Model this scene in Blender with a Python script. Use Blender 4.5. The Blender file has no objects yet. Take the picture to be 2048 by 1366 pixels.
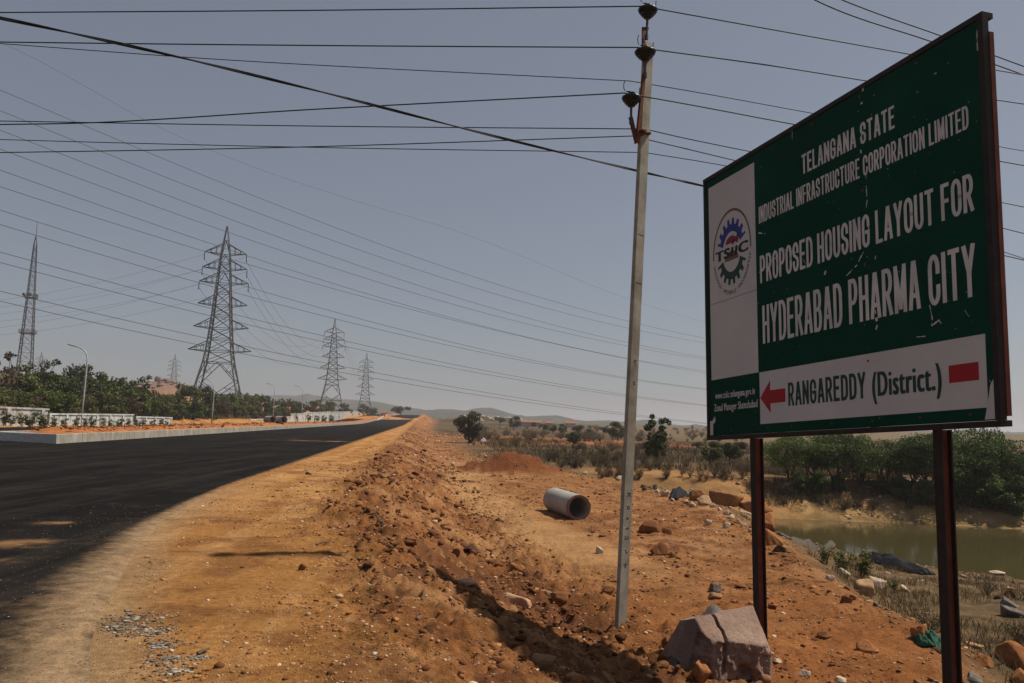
import bpy, math, random
import numpy as np
from mathutils import Vector, Matrix, Euler

# ------------------------------------------------------------------ camera, sky, sun, exposure
SC = bpy.context.scene
COL = SC.collection
EYE = np.array([0.0, 0.0, 1.5])
F_PX, CX, CY = 1605.0, 1024.0, 683.0
PITCH, ROLL = math.radians(5.76), math.radians(1.4)
SUN_AZ, SUN_EL = math.radians(74.3), math.radians(54.8)      # azimuth clockwise from +Y (view direction)

cam_d = bpy.data.cameras.new('camera')
cam = bpy.data.objects.new('camera', cam_d); COL.objects.link(cam)
cam_d.sensor_fit = 'HORIZONTAL'; cam_d.sensor_width = 36.0
cam_d.lens = 36.0 * F_PX / 2048.0
cam_d.clip_start = 0.1; cam_d.clip_end = 20000
CAM_M = Matrix.Rotation(math.pi / 2 + PITCH, 3, 'X') @ Matrix.Rotation(ROLL, 3, 'Z')
cam.matrix_world = Matrix.Translation(EYE) @ CAM_M.to_4x4()
SC.camera = cam

W = bpy.data.worlds.new('World'); SC.world = W; W.use_nodes = True
wt = W.node_tree; bg = wt.nodes['Background']
sky = wt.nodes.new('ShaderNodeTexSky'); sky.sky_type = 'NISHITA'; sky.sun_disc = False
sky.sun_elevation = SUN_EL; sky.sun_rotation = SUN_AZ
sky.air_density = 1.0; sky.dust_density = 1.3; sky.ozone_density = 1.0; sky.altitude = 500
hs = wt.nodes.new('ShaderNodeHueSaturation'); hs.inputs['Saturation'].default_value = 0.70
wt.links.new(sky.outputs[0], hs.inputs['Color']); 
mxs = wt.nodes.new('ShaderNodeMix'); mxs.data_type = 'RGBA'; mxs.inputs[0].default_value = .5; mxs.inputs[7].default_value = (2.2, 2.42, 2.95, 1)   # dust veil that evens out the sky
wt.links.new(hs.outputs[0], mxs.inputs[6]); wt.links.new(mxs.outputs[2], bg.inputs['Color'])
bg.inputs['Strength'].default_value = 0.075

sl = bpy.data.lights.new('sun', 'SUN'); sl.energy = 4.9; sl.angle = math.radians(0.9); sl.color = (1.0, 0.90, 0.76)
so = bpy.data.objects.new('sun', sl); COL.objects.link(so)
sd = Vector((math.sin(SUN_AZ) * math.cos(SUN_EL), math.cos(SUN_AZ) * math.cos(SUN_EL), math.sin(SUN_EL)))
so.rotation_euler = sd.to_track_quat('Z', 'Y').to_euler(); so.location = (60, 10, 90)

SC.view_settings.view_transform = 'Standard'; SC.view_settings.look = 'None'
SC.view_settings.gamma = 1.0; SC.view_settings.use_curve_mapping = False
SC.view_settings.exposure = 0.12
SC.render.engine = 'CYCLES'
SC.cycles.max_bounces = 6; SC.cycles.diffuse_bounces = 3; SC.cycles.glossy_bounces = 2
SC.cycles.transmission_bounces = 3; SC.cycles.volume_bounces = 1; SC.cycles.transparent_max_bounces = 6
SC.cycles.use_denoising = True; SC.cycles.use_adaptive_sampling = False; SC.cycles.sample_clamp_indirect = 2.0
SC.cycles.denoising_input_passes = 'RGB_ALBEDO_NORMAL'; SC.cycles.denoising_prefilter = 'ACCURATE'

rng = np.random.default_rng(7); random.seed(7)

# ------------------------------------------------------------------ pixels of the photograph -> rays
_M = np.array(CAM_M)
def ray(px, py):
    return _M @ np.array([(px - CX) / F_PX, -(py - CY) / F_PX, -1.0])
def P(px, py, Y):
    r = ray(px, py); return EYE + r * (Y / r[1])

# ------------------------------------------------------------------ noise + terrain
def _hash(ix, iy, seed):
    n = (ix.astype(np.int64) * 374761393 + iy.astype(np.int64) * 668265263 + seed * 974634721) & 0xffffffff
    n = ((n ^ (n >> 13)) * 1274126177) & 0xffffffff
    n = n ^ (n >> 16)
    return (n & 0xffff) / 65535.0
def vnoise(x, y, seed=0):
    x = np.asarray(x, float); y = np.asarray(y, float)
    ix = np.floor(x); iy = np.floor(y); fx = x - ix; fy = y - iy
    fx = fx * fx * (3 - 2 * fx); fy = fy * fy * (3 - 2 * fy)
    a = _hash(ix, iy, seed); b = _hash(ix + 1, iy, seed); c = _hash(ix, iy + 1, seed); d = _hash(ix + 1, iy + 1, seed)
    return (a + (b - a) * fx) * (1 - fy) + (c + (d - c) * fx) * fy
def fbm(x, y, seed=0, octv=4, gain=0.5):
    v = 0; a = 1; tot = 0
    for k in range(octv):
        v = v + a * vnoise(x * 2 ** k + 13.7 * k, y * 2 ** k - 7.3 * k, seed + k); tot += a; a *= gain
    return v / tot
def sst(a, b, x):
    k = np.clip((x - a) / (b - a), 0, 1); return k * k * (3 - 2 * k)

TH = math.radians(6.5); CT, ST = math.cos(TH), math.sin(TH)
def st_of(x, y):
    s = x * CT + y * ST; t = y * CT - x * ST
    return s - bend(t), t
def bend(t): return 6.0 * sst(240, 470, t) + 10 * sst(420, 900, t)
def xy_of(s, t):
    s = s + bend(t)
    return s * CT - t * ST, s * ST + t * CT
def zroad(t): return 4.3 * sst(225, 470, t) - 3.0 * sst(480, 620, t)
def s_edge(t): return sum(_s_edge(np.asarray(t, float) + d) for d in (-1.0, -.6, -.2, .2, .6, 1.0)) / 6
def _s_edge(t): return np.interp(t, [-4, 0, 2, 4.9, 6.3, 7.5, 8.6, 11.25, 14.5, 18], [2.6, .4, -.6, -1.78, -2.20, -2.54, -2.82, -3.42, -3.72, -3.9])
def s_crest(t): return np.interp(t, [-5, 0, 3, 4.7, 6.5, 9.7, 13, 20, 30, 200], [2.2, 1.4, .5, .15, -.15, -.4, -1.15, -1.3, -1.4, -1.5])
def s_base(t): return np.interp(t, [-5, 0, 3, 4.7, 6.5, 9.7, 13, 20, 30, 200], [5.8, 5.2, 4.4, 3.6, 2.9, 1.9, 1.4, 1.7, 1.9, 2.6])
def s_plat(t): return np.interp(t, [-5, 5, 7.5, 9.7, 14.2, 20, 27, 34, 40, 46], [4.6, 4.6, 5.1, 6.4, 7.1, 8.9, 10.0, 9.3, 8.0, 7.5])
S_LEFT, S_KERB, S_KERB2 = -36.0, -16.4, -20.7
POND = np.array([(11.4, 38.6), (11.9, 35.7), (12.7, 30.2), (14.7, 27.2), (16.6, 25.9), (25, 22.5), (44, 20), (48, 30), (45, 38), (25, 39.2), (19.5, 40.5), (13.6, 41.3)])
Z_WATER = -3.0
def poly_sd(x, y, poly):
    d = np.full(np.shape(x), 1e9); ins = np.zeros(np.shape(x), bool)
    n = len(poly)
    for i in range(n):
        ax, ay = poly[i]; bx, by = poly[(i + 1) % n]
        ex, ey = bx - ax, by - ay
        k = np.clip(((x - ax) * ex + (y - ay) * ey) / (ex * ex + ey * ey), 0, 1)
        d = np.minimum(d, np.hypot(x - ax - k * ex, y - ay - k * ey))
        c = ((ay > y) != (by > y)) & (x < (bx - ax) * (y - ay) / (by - ay + 1e-12) + ax)
        ins ^= c
    return np.where(ins, -d, d)
RIDGE = np.array([(-1200, 30), (-300, 34), (100, 30), (380, 34), (430, 38), (480, 41), (520, 39), (560, 42), (590, 40), (602, 42), (613, 45), (624, 42), (650, 40), (680, 36), (720, 37), (760, 33),
                  (800, 26), (850, 20), (880, 22), (900, 23), (930, 22), (960, 27), (985, 27), (1010, 21), (1040, 13), (1065, 13), (1085, 14), (1110, 16), (1130, 13), (1150, 8), (1175, 5),
                  (1195, 7), (1215, 8), (1240, 6), (1265, 9), (1290, 11), (1315, 10), (1335, 4), (1360, 2), (1420, 2), (1500, 4), (1700, 6), (2000, 3), (2400, 8), (3600, 14)], float)

MOUNDS = []      # (x, y, rx, ry, height, noise, colour)
def s_left(t): return np.interp(t, [0, 140, 235, 600], [-36, -36, -29.5, -29.5])
def terr(x, y, detail=True):
    """height of the ground sheet (z = 0 is the road)."""
    x = np.asarray(x, float); y = np.asarray(y, float)
    s, t = st_of(x, y); r = np.hypot(x, y)
    zr = zroad(t)
    zf = -1.2 + 0.62 * zr + 0.55 * (fbm(x / 34, y / 34, 41, 3) - .5) * sst(40, 90, r)
    # right hand side: crest, slope, plateau, pond
    k = sst(0, 1, (s - s_crest(t)) / (s_base(t) - s_crest(t)))
    zp = np.where(t < 46, -1.0 + .06 * np.clip((11 - t) / 6, -1, 1), -1.0 - .2 * sst(40, 60, t)) + 0.62 * zr
    d = poly_sd(x, y, POND)
    far = sst(36, 40, y - 0.0 * x)
    zpond = Z_WATER + np.where(d < 0, np.maximum(-.8, .25 * d), d * (0.082 + far * .34))
    seg = np.hypot(x - np.clip(x, 7.6, 12), y - (41.5 - .2 * (np.clip(x, 7.6, 12) - 7.6)))
    zpond = np.minimum(zpond, -2.45 + .36 * np.maximum(0, seg - .8))
    zlow = np.minimum(zpond, zf)
    sp = s_plat(t) + .5 * (fbm(x / 2.2, y / 2.2, 5, 2) - .5)
    zplat = np.where(s < sp, zp, np.maximum(zp - .42 * (s - sp), zlow))
    zplat = np.where(t > 46, np.where(s < 7, zp + (zlow - zp) * sst(1.5, 7, s), zlow), zplat)
    zR = zr + (zplat - zr) * k
    # left hand side
    m = sst(0, 6, s_left(t) - s)
    zL = zr + m * (.75 * sst(95, 150, t) + .5 * sst(200, 260, t) + .5 * sst(0, 60, s_left(t) - s) + .03 * np.clip(-50 - s, 0, 200) + 2.6 * np.exp(-((t - 345) / 60) ** 2 - ((s + 52) / 14) ** 2))
    z = np.where(s > s_edge(t), zR, np.where(s < s_left(t), zL, zr))
    # hillocks
    for (hx, hy, rad, hh) in HILLOCKS:
        z = z + hh * np.exp(-((x - hx) ** 2 + (y - hy) ** 2) / rad ** 2)
    z = z + 1.5 * sst(500, 1000, r)
    for (mx, my, rx, ry, hh, nz, c) in MOUNDS:
        q = ((x - mx) / rx) ** 2 + ((y - my) / ry) ** 2
        z = z + hh * np.clip(1 - q ** .75, 0, 1) * (1 - nz + 2 * nz * fbm(x / .5, y / .5, 77, 3))
    if detail:
        inr = sst(.0, .6, s - s_edge(t)) + sst(.0, 1.5, s_left(t) - s)
        sl = np.clip(sst(-.9, .2, s - s_crest(t)) , 0, 1)              # from the crest outwards: loose rubble
        slope = sl * (1 - sst(.6, 2.2, s - s_base(t)))
        nearw = np.clip(1.4 - r / 60, 0, 1)
        n1 = fbm(x / .8, y / .8, 11, 4, .55) - .5
        n2 = fbm(x / .16, y / .16, 23, 3, .6) - .5
        n3 = np.abs(fbm(x / .38, y / .38, 31, 3, .6) - .5)
        track = sst(1.3, .4, np.abs(s - track_s(t))) * sst(13, 16, t) * sst(44, 30, t)
        amp = (.014 + .17 * slope * sst(6, 13, t) + .06 * slope + .10 * sl * (1 - slope)) * (1 - .8 * track)
        z = z + inr * nearw * (amp * (1.5 * n1) + (.018 + .16 * slope * sst(4, 9, t) + .05 * slope + .07 * sl) * (1 - .6 * track) * n2 - .22 * slope * n3 * sst(7, 16, t) + .1 * slope * .18)
        # furrows running up and down the bank
        fr = fbm(t / .55 + .4 * s, s / 2.2, 61, 2) - .5
        z = z + inr * nearw * slope * .2 * fr * sst(7, 14, t)
        z = z + (1 - nearw) * inr * .5 * (fbm(x / 7, y / 7, 51, 3) - .5) * sst(8, 25, np.minimum(np.abs(s), 60)) 
        z = z - np.where((s > s_left(t) - .3), sst(.08, .5, s_edge(t) - s), 0) * (.06 + .0016 * r)
        z = np.where((s > s_left(t) - 3) & (s <= s_left(t) - .3), z + .05, z)
    return z
def track_s(t): return np.interp(t, [10, 16, 21, 26, 31, 36, 44], [3.9, 3.4, 2.9, 2.3, 2.0, 2.2, 2.6])
HILLOCKS = []
def _h(px, py, Y, rad):       # a hillock whose top shows at this pixel
    p = P(px, py, Y); HILLOCKS.append((p[0], p[1], rad, 0.0)); z0 = float(terr(p[0], p[1], False)); HILLOCKS.pop()
    HILLOCKS.append((p[0], p[1], rad, p[2] - z0))
_h(328, 762, 420, 22)        # rocky hill behind the thicket
_h(25, 752, 240, 30)         # red slope under the telecom mast
_h(968, 834, 430, 26)        # pale boulder hill beyond the field
_h(758, 829, 330, 14)        # red cut beside the far carriageway
_pm = P(1020, 939, 41.0); MOUNDS.append((_pm[0], _pm[1] + 1.0, 3.0, 1.9, .98, .5, (.175, .062, .024)))
_pm = P(1330, 1000, 24.0)
GCACHE = {}
def G(px, py, dmin=2.0, dmax=1500):
    r = ray(px, py)
    ds = np.exp(np.linspace(math.log(dmin), math.log(dmax), 420)) / r[1]
    pts = EYE[None] + ds[:, None] * r[None]
    h = pts[:, 2] - terr(pts[:, 0], pts[:, 1])
    i = np.argmax(h < 0)
    if h[i] >= 0: i = len(ds) - 1
    a, b = ds[max(i - 1, 0)], ds[i]
    for _ in range(24):
        m = (a + b) / 2; q = EYE + m * r
        if q[2] - terr(q[0:1], q[1:2])[0] < 0: b = m
        else: a = m
    return EYE + b * r
def gz(x, y): return float(terr(np.array([x]), np.array([y]))[0])

# ------------------------------------------------------------------ materials
def new_mat(name):
    m = bpy.data.materials.new(name); m.use_nodes = True
    nt = m.node_tree; b = nt.nodes['Principled BSDF']; b.inputs['Specular IOR Level'].default_value = .3
    return m, nt, b
def N(nt, typ, **kw):
    n = nt.nodes.new(typ)
    for k, v in kw.items():
        if k in n.inputs: n.inputs[k].default_value = v
        else: setattr(n, k, v)
    return n
def coords(nt, scale=1.0, kind='Object'):
    tc = nt.nodes.new('ShaderNodeTexCoord')
    return tc.outputs[kind]
def noise(nt, vec, scale, detail=4, rough=.6):
    n = nt.nodes.new('ShaderNodeTexNoise'); n.inputs['Scale'].default_value = scale
    n.inputs['Detail'].default_value = detail; n.inputs['Roughness'].default_value = rough
    nt.links.new(vec, n.inputs['Vector']); return n
def ramp(nt, fac, stops):
    r = nt.nodes.new('ShaderNodeValToRGB'); e = r.color_ramp.elements
    while len(e) < len(stops): e.new(.5)
    for i, (p, c) in enumerate(stops): e[i].position = p; e[i].color = (*c, 1) if len(c) == 3 else c
    nt.links.new(fac, r.inputs[0]); return r
def bump(nt, b, h, strength, dist):
    n = nt.nodes.new('ShaderNodeBump'); n.inputs['Strength'].default_value = strength; n.inputs['Distance'].default_value = dist
    nt.links.new(h, n.inputs['Height']); nt.links.new(n.outputs[0], b.inputs['Normal']); return n
def mixc(nt, fac, a, b, mode='MIX'):
    m = nt.nodes.new('ShaderNodeMix'); m.data_type = 'RGBA'; m.blend_type = mode
    for sock, v in ((m.inputs[0], fac), (m.inputs[6], a), (m.inputs[7], b)):
        if isinstance(v, (int, float)): sock.default_value = v
        elif isinstance(v, tuple): sock.default_value = (*v, 1)
        else: nt.links.new(v, sock)
    return m.outputs[2]
def mat_var(name, c1, c2, scale=3, rough=.8, bscale=40, bstr=.25, bdist=.01, spec=.3, metal=0, detail=6):
    """two colours mixed by noise, with a fine bump"""
    m, nt, b = new_mat(name); v = coords(nt)
    n = noise(nt, v, scale, detail); r = ramp(nt, n.outputs[0], [(.32, c1), (.68, c2)])
    nt.links.new(r.outputs[0], b.inputs['Base Color']); b.inputs['Roughness'].default_value = rough
    b.inputs['Specular IOR Level'].default_value = spec; b.inputs['Metallic'].default_value = metal
    if bstr: bump(nt, b, noise(nt, v, bscale, 5).outputs[0], bstr, bdist)
    return m
def mat_ground():
    m, nt, b = new_mat('soil'); v = coords(nt)
    at = nt.nodes.new('ShaderNodeAttribute'); at.attribute_name = 'Col'
    n1 = noise(nt, v, 1.3, 8, .62); n2 = noise(nt, v, 14, 6, .7); n3 = noise(nt, v, 95, 4, .7)
    r1 = ramp(nt, n1.outputs[0], [(.3, (.74, .7, .66)), (.7, (1.2, 1.2, 1.2))])
    r2 = ramp(nt, n2.outputs[0], [(.3, (.50, .46, .43)), (.5, (.98, .98, .98)), (.72, (1.36, 1.35, 1.33))])
    c = mixc(nt, 1.0, at.outputs['Color'], r1.outputs[0], 'MULTIPLY')
    c = mixc(nt, .85, c, r2.outputs[0], 'MULTIPLY')
    r3 = ramp(nt, n3.outputs[0], [(.32, (.42, .40, .38)), (.46, (1, 1, 1)), (.62, (1.06, 1.06, 1.06)), (.72, (1.7, 1.75, 1.85))])
    c = mixc(nt, .9, c, r3.outputs[0], 'MULTIPLY')
    nt.links.new(c, b.inputs['Base Color']); b.inputs['Roughness'].default_value = .95; b.inputs['Specular IOR Level'].default_value = .1
    ad = nt.nodes.new('ShaderNodeMath'); ad.operation = 'ADD'
    nt.links.new(n2.outputs[0], ad.inputs[0]); nt.links.new(n3.outputs[0], ad.inputs[1])
    bump(nt, b, ad.outputs[0], .8, .035)
    return m
def mat_asphalt():
    m, nt, b = new_mat('asphalt'); v = coords(nt)
    at = nt.nodes.new('ShaderNodeAttribute'); at.attribute_name = 'dust'
    n1 = noise(nt, v, .35, 6, .6); n2 = noise(nt, v, 55, 4, .7); n3 = noise(nt, v, 6, 7, .7); n4 = noise(nt, v, 55, 5, .7)
    base = ramp(nt, n1.outputs[0], [(.3, (.0065, .0062, .006)), (.7, (.013, .0125, .012))])
    gr = ramp(nt, n2.outputs[0], [(.35, (.6, .6, .6)), (.6, (1.1, 1.1, 1.1)), (.75, (1.7, 1.65, 1.6))])
    c = mixc(nt, 1.0, base.outputs[0], gr.outputs[0], 'MULTIPLY')
    mps = nt.nodes.new('ShaderNodeMapping'); mps.inputs['Rotation'].default_value = (0, 0, -TH); mps.inputs['Scale'].default_value = (1.1, .06, 1); nt.links.new(v, mps.inputs['Vector'])
    ns = noise(nt, mps.outputs[0], 1.6, 6, .7); fs = ramp(nt, ns.outputs[0], [(.48, (0, 0, 0)), (.75, (.30, .30, .30))]); c = mixc(nt, fs.outputs[0], c, (.075, .062, .048))
    nb_ = noise(nt, v, 1.1, 7, .75); fb_ = ramp(nt, nb_.outputs[0], [(.56, (0, 0, 0)), (.72, (.22, .22, .22))]); c = mixc(nt, fb_.outputs[0], c, (.12, .085, .055))
    # dust lying on the tarmac, broken up by the coarse noise
    mp = nt.nodes.new('ShaderNodeMath'); mp.operation = 'MULTIPLY_ADD'; mp.inputs[1].default_value = 1.9; mp.inputs[2].default_value = -.92
    nt.links.new(n3.outputs[0], mp.inputs[0])
    ad = nt.nodes.new('ShaderNodeMath'); ad.operation = 'ADD'; ad.use_clamp = True
    sep = nt.nodes.new('ShaderNodeSeparateColor'); nt.links.new(at.outputs['Color'], sep.inputs[0])
    nt.links.new(sep.outputs[0], ad.inputs[0]); nt.links.new(mp.outputs[0], ad.inputs[1])
    ml = nt.nodes.new('ShaderNodeMath'); ml.operation = 'MULTIPLY'; ml.use_clamp = True
    pw = ramp(nt, sep.outputs[0], [(.02, (0, 0, 0)), (.45, (1, 1, 1))])
    nt.links.new(ad.outputs[0], ml.inputs[0]); nt.links.new(pw.outputs[0], ml.inputs[1])
    dc = ramp(nt, n4.outputs[0], [(.3, (.17, .108, .06)), (.7, (.40, .275, .16))])
    dc2 = mixc(nt, sep.outputs[1], dc.outputs[0], (.33, .15, .055))
    c = mixc(nt, ml.outputs[0], c, dc2)
    # pale chips
    vo = nt.nodes.new('ShaderNodeTexVoronoi'); vo.inputs['Scale'].default_value = 9; nt.links.new(v, vo.inputs['Vector'])
    ch = ramp(nt, vo.outputs['Distance'], [(.05, (1, 1, 1)), (.075, (0, 0, 0))])
    sepc = nt.nodes.new('ShaderNodeSeparateColor'); nt.links.new(vo.outputs['Color'], sepc.inputs[0])
    gt = nt.nodes.new('ShaderNodeMath'); gt.operation = 'GREATER_THAN'; gt.inputs[1].default_value = .8; nt.links.new(sepc.outputs[0], gt.inputs[0])
    mk = nt.nodes.new('ShaderNodeMath'); mk.operation = 'MULTIPLY'; nt.links.new(ch.outputs[0], mk.inputs[0]); nt.links.new(gt.outputs[0], mk.inputs[1])
    mk2 = nt.nodes.new('ShaderNodeMath'); mk2.operation = 'MULTIPLY'; nt.links.new(mk.outputs[0], mk2.inputs[0]); nt.links.new(sep.outputs[2], mk2.inputs[1])
    c = mixc(nt, mk2.outputs[0], c, (.20, .155, .115))
    nt.links.new(c, b.inputs['Base Color']); b.inputs['Roughness'].default_value = 1.0; b.inputs['Specular IOR Level'].default_value = .04
    bump(nt, b, n2.outputs[0], .5, .008)
    return m
def mat_island(name, stops, rough=.8, trans=0.0, nscale=0, spec=.25, tint=False):
    """colour chosen per loose piece (leaf, stone)"""
    m, nt, b = new_mat(name)
    g = nt.nodes.new('ShaderNodeNewGeometry'); r = ramp(nt, g.outputs['Random Per Island'], stops)
    c = r.outputs[0]
    if trans:
        oi = nt.nodes.new('ShaderNodeObjectInfo'); tq = ramp(nt, oi.outputs['Random'], [(.0, (.62, .60, .62)), (.5, (1, 1, 1)), (1, (1.45, 1.32, 1.2))]); c = mixc(nt, 1.0, c, tq.outputs[0], 'MULTIPLY')
    if nscale:
        n = noise(nt, coords(nt), nscale, 5, .65); q = ramp(nt, n.outputs[0], [(.3, (.6, .58, .55)), (.7, (1.2, 1.2, 1.2))])
        c = mixc(nt, 1.0, c, q.outputs[0], 'MULTIPLY')
        bump(nt, b, n.outputs[0], .5, .02)
    nt.links.new(c, b.inputs['Base Color']); b.inputs['Roughness'].default_value = rough; b.inputs['Specular IOR Level'].default_value = spec
    if trans:
        t = nt.nodes.new('ShaderNodeBsdfTranslucent'); nt.links.new(c, t.inputs['Color'])
        mx = nt.nodes.new('ShaderNodeMixShader'); mx.inputs[0].default_value = trans
        nt.links.new(b.outputs[0], mx.inputs[1]); nt.links.new(t.outputs[0], mx.inputs[2])
        nt.links.new(mx.outputs[0], nt.nodes['Material Output'].inputs['Surface'])
    return m
def mat_flat(name, c, rough=.6, spec=.3, metal=0, bstr=0, bscale=30):
    m, nt, b = new_mat(name); b.inputs['Base Color'].default_value = (*c, 1); b.inputs['Roughness'].default_value = rough
    b.inputs['Specular IOR Level'].default_value = spec; b.inputs['Metallic'].default_value = metal
    v = coords(nt); n = noise(nt, v, 6, 6, .65)
    r = ramp(nt, n.outputs[0], [(.3, tuple(x * .82 for x in c)), (.7, tuple(min(1, x * 1.1) for x in c))])
    nt.links.new(r.outputs[0], b.inputs['Base Color'])
    if bstr: bump(nt, b, noise(nt, v, bscale, 4).outputs[0], bstr, .01)
    return m

# ------------------------------------------------------------------ mesh helpers
def np_mesh(name, verts, faces, mat=None, smooth=False, cols=None, colname='Col'):
    """faces: (n,3) or (n,4) int array or list of index tuples"""
    me = bpy.data.meshes.new(name)
    verts = np.asarray(verts, np.float32)
    if isinstance(faces, np.ndarray):
        k = faces.shape[1]; n = len(faces)
        me.vertices.add(len(verts)); me.vertices.foreach_set('co', verts.ravel())
        me.loops.add(n * k); me.loops.foreach_set('vertex_index', faces.astype(np.int32).ravel())
        me.polygons.add(n); me.polygons.foreach_set('loop_start', np.arange(0, n * k, k, dtype=np.int32))
        try: me.polygons.foreach_set('loop_total', np.full(n, k, np.int32))
        except Exception: pass
        me.update(calc_edges=True); me.validate()
    else:
        me.from_pydata([tuple(map(float, v)) for v in verts], [], faces); me.update()
    if smooth: me.polygons.foreach_set('use_smooth', np.ones(len(me.polygons), bool))
    if cols is not None:
        a = me.attributes.new(colname, 'FLOAT_COLOR', 'POINT')
        c = np.ones((len(verts), 4), np.float32); c[:, :3] = cols; a.data.foreach_set('color', c.ravel())
    if mat: me.materials.append(mat)
    return me
def link(name, me, parent=None, loc=None):
    o = bpy.data.objects.new(name, me); COL.objects.link(o)
    if parent: o.parent = parent
    if loc is not None: o.location = tuple(map(float, loc))
    return o
def tag(o, label=None, cat=None, group=None, kind=None):
    if label: o['label'] = label
    if cat: o['category'] = cat
    if group: o['group'] = group
    if kind: o['kind'] = kind
    return o
def empty(name, loc=(0, 0, 0), rz=0.0):
    o = bpy.data.objects.new(name, None); COL.objects.link(o); o.location = tuple(map(float, loc)); o.rotation_euler = (0, 0, rz)
    o.empty_display_size = .2; return o
def copy_tree(o, parent=None):
    c = o.copy(); COL.objects.link(c); c.parent = parent
    for ch in [q for q in bpy.data.objects if q.parent == o]: copy_tree(ch, c)
    return c
class MB:
    def __init__(s): s.v = []; s.f = []
    def add(s, verts, faces):
        b = len(s.v); s.v += [tuple(map(float, q)) for q in verts]; s.f += [tuple(i + b for i in f) for f in faces]; return s
    def box(s, lo, hi):
        x0, y0, z0 = lo; x1, y1, z1 = hi
        return s.add([(x0, y0, z0), (x1, y0, z0), (x1, y1, z0), (x0, y1, z0), (x0, y0, z1), (x1, y0, z1), (x1, y1, z1), (x0, y1, z1)],
                     [(0, 3, 2, 1), (4, 5, 6, 7), (0, 1, 5, 4), (1, 2, 6, 5), (2, 3, 7, 6), (3, 0, 4, 7)])
    def beam(s, p, q, w, h=None, up=(0, 0, 1)):
        p = np.array(p, float); q = np.array(q, float); d = q - p; L = np.linalg.norm(d)
        if L < 1e-6: return s
        d /= L; u = np.cross(d, up)
        if np.linalg.norm(u) < .05: u = np.cross(d, (1, 0, 0))
        u /= np.linalg.norm(u); v = np.cross(d, u); h = h or w
        c = [(-1, -1), (1, -1), (1, 1), (-1, 1)]
        return s.add([p + u * a * w / 2 + v * b * h / 2 for a, b in c] + [q + u * a * w / 2 + v * b * h / 2 for a, b in c],
                     [(0, 1, 2, 3), (7, 6, 5, 4), (0, 4, 5, 1), (1, 5, 6, 2), (2, 6, 7, 3), (3, 7, 4, 0)])
    def tube(s, pts, rad, n=8, caps=True):
        pts = [np.array(p, float) for p in pts]; m = len(pts)
        if not hasattr(rad, '__len__'): rad = [rad] * m
        V = []; ref = np.array((0.13, .27, .95))
        for i, p in enumerate(pts):
            d = pts[min(i + 1, m - 1)] - pts[max(i - 1, 0)]; d = d / (np.linalg.norm(d) + 1e-12)
            r0 = ref if abs(d @ ref) < .9 else np.array((1., .1, 0))
            u = np.cross(d, r0); u /= np.linalg.norm(u); w = np.cross(d, u)
            V += [p + rad[i] * (math.cos(a) * u + math.sin(a) * w) for a in np.linspace(0, 2 * math.pi, n, endpoint=False)]
        Fs = [(i * n + j, i * n + (j + 1) % n, (i + 1) * n + (j + 1) % n, (i + 1) * n + j) for i in range(m - 1) for j in range(n)]
        if caps: Fs += [tuple(range(n - 1, -1, -1)), tuple(range((m - 1) * n, m * n))]
        return s.add(V, Fs)
    def lathe(s, c, prof, n=20, axis=None):
        """prof: (radius, height) along axis from c"""
        c = np.array(c, float); ax = np.array(axis if axis is not None else (0, 0, 1), float); ax /= np.linalg.norm(ax)
        u = np.cross(ax, (0, 0, 1) if abs(ax[2]) < .9 else (1, 0, 0)); u /= np.linalg.norm(u); w = np.cross(ax, u)
        V = [c + ax * h + r * (math.cos(a) * u + math.sin(a) * w) for r, h in prof for a in np.linspace(0, 2 * math.pi, n, endpoint=False)]
        m = len(prof)
        Fs = [(i * n + j, i * n + (j + 1) % n, (i + 1) * n + (j + 1) % n, (i + 1) * n + j) for i in range(m - 1) for j in range(n)]
        return s.add(V, Fs)
    def build(s, name, mat, parent=None, smooth=False, loc=None):
        me = np_mesh(name, np.array(s.v), s.f, mat, smooth)
        return link(name, me, parent, loc)
def bevel(o, w, seg=2):
    b = o.modifiers.new('bevel', 'BEVEL'); b.width = w; b.segments = seg; b.limit_method = 'ANGLE'; return o

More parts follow.
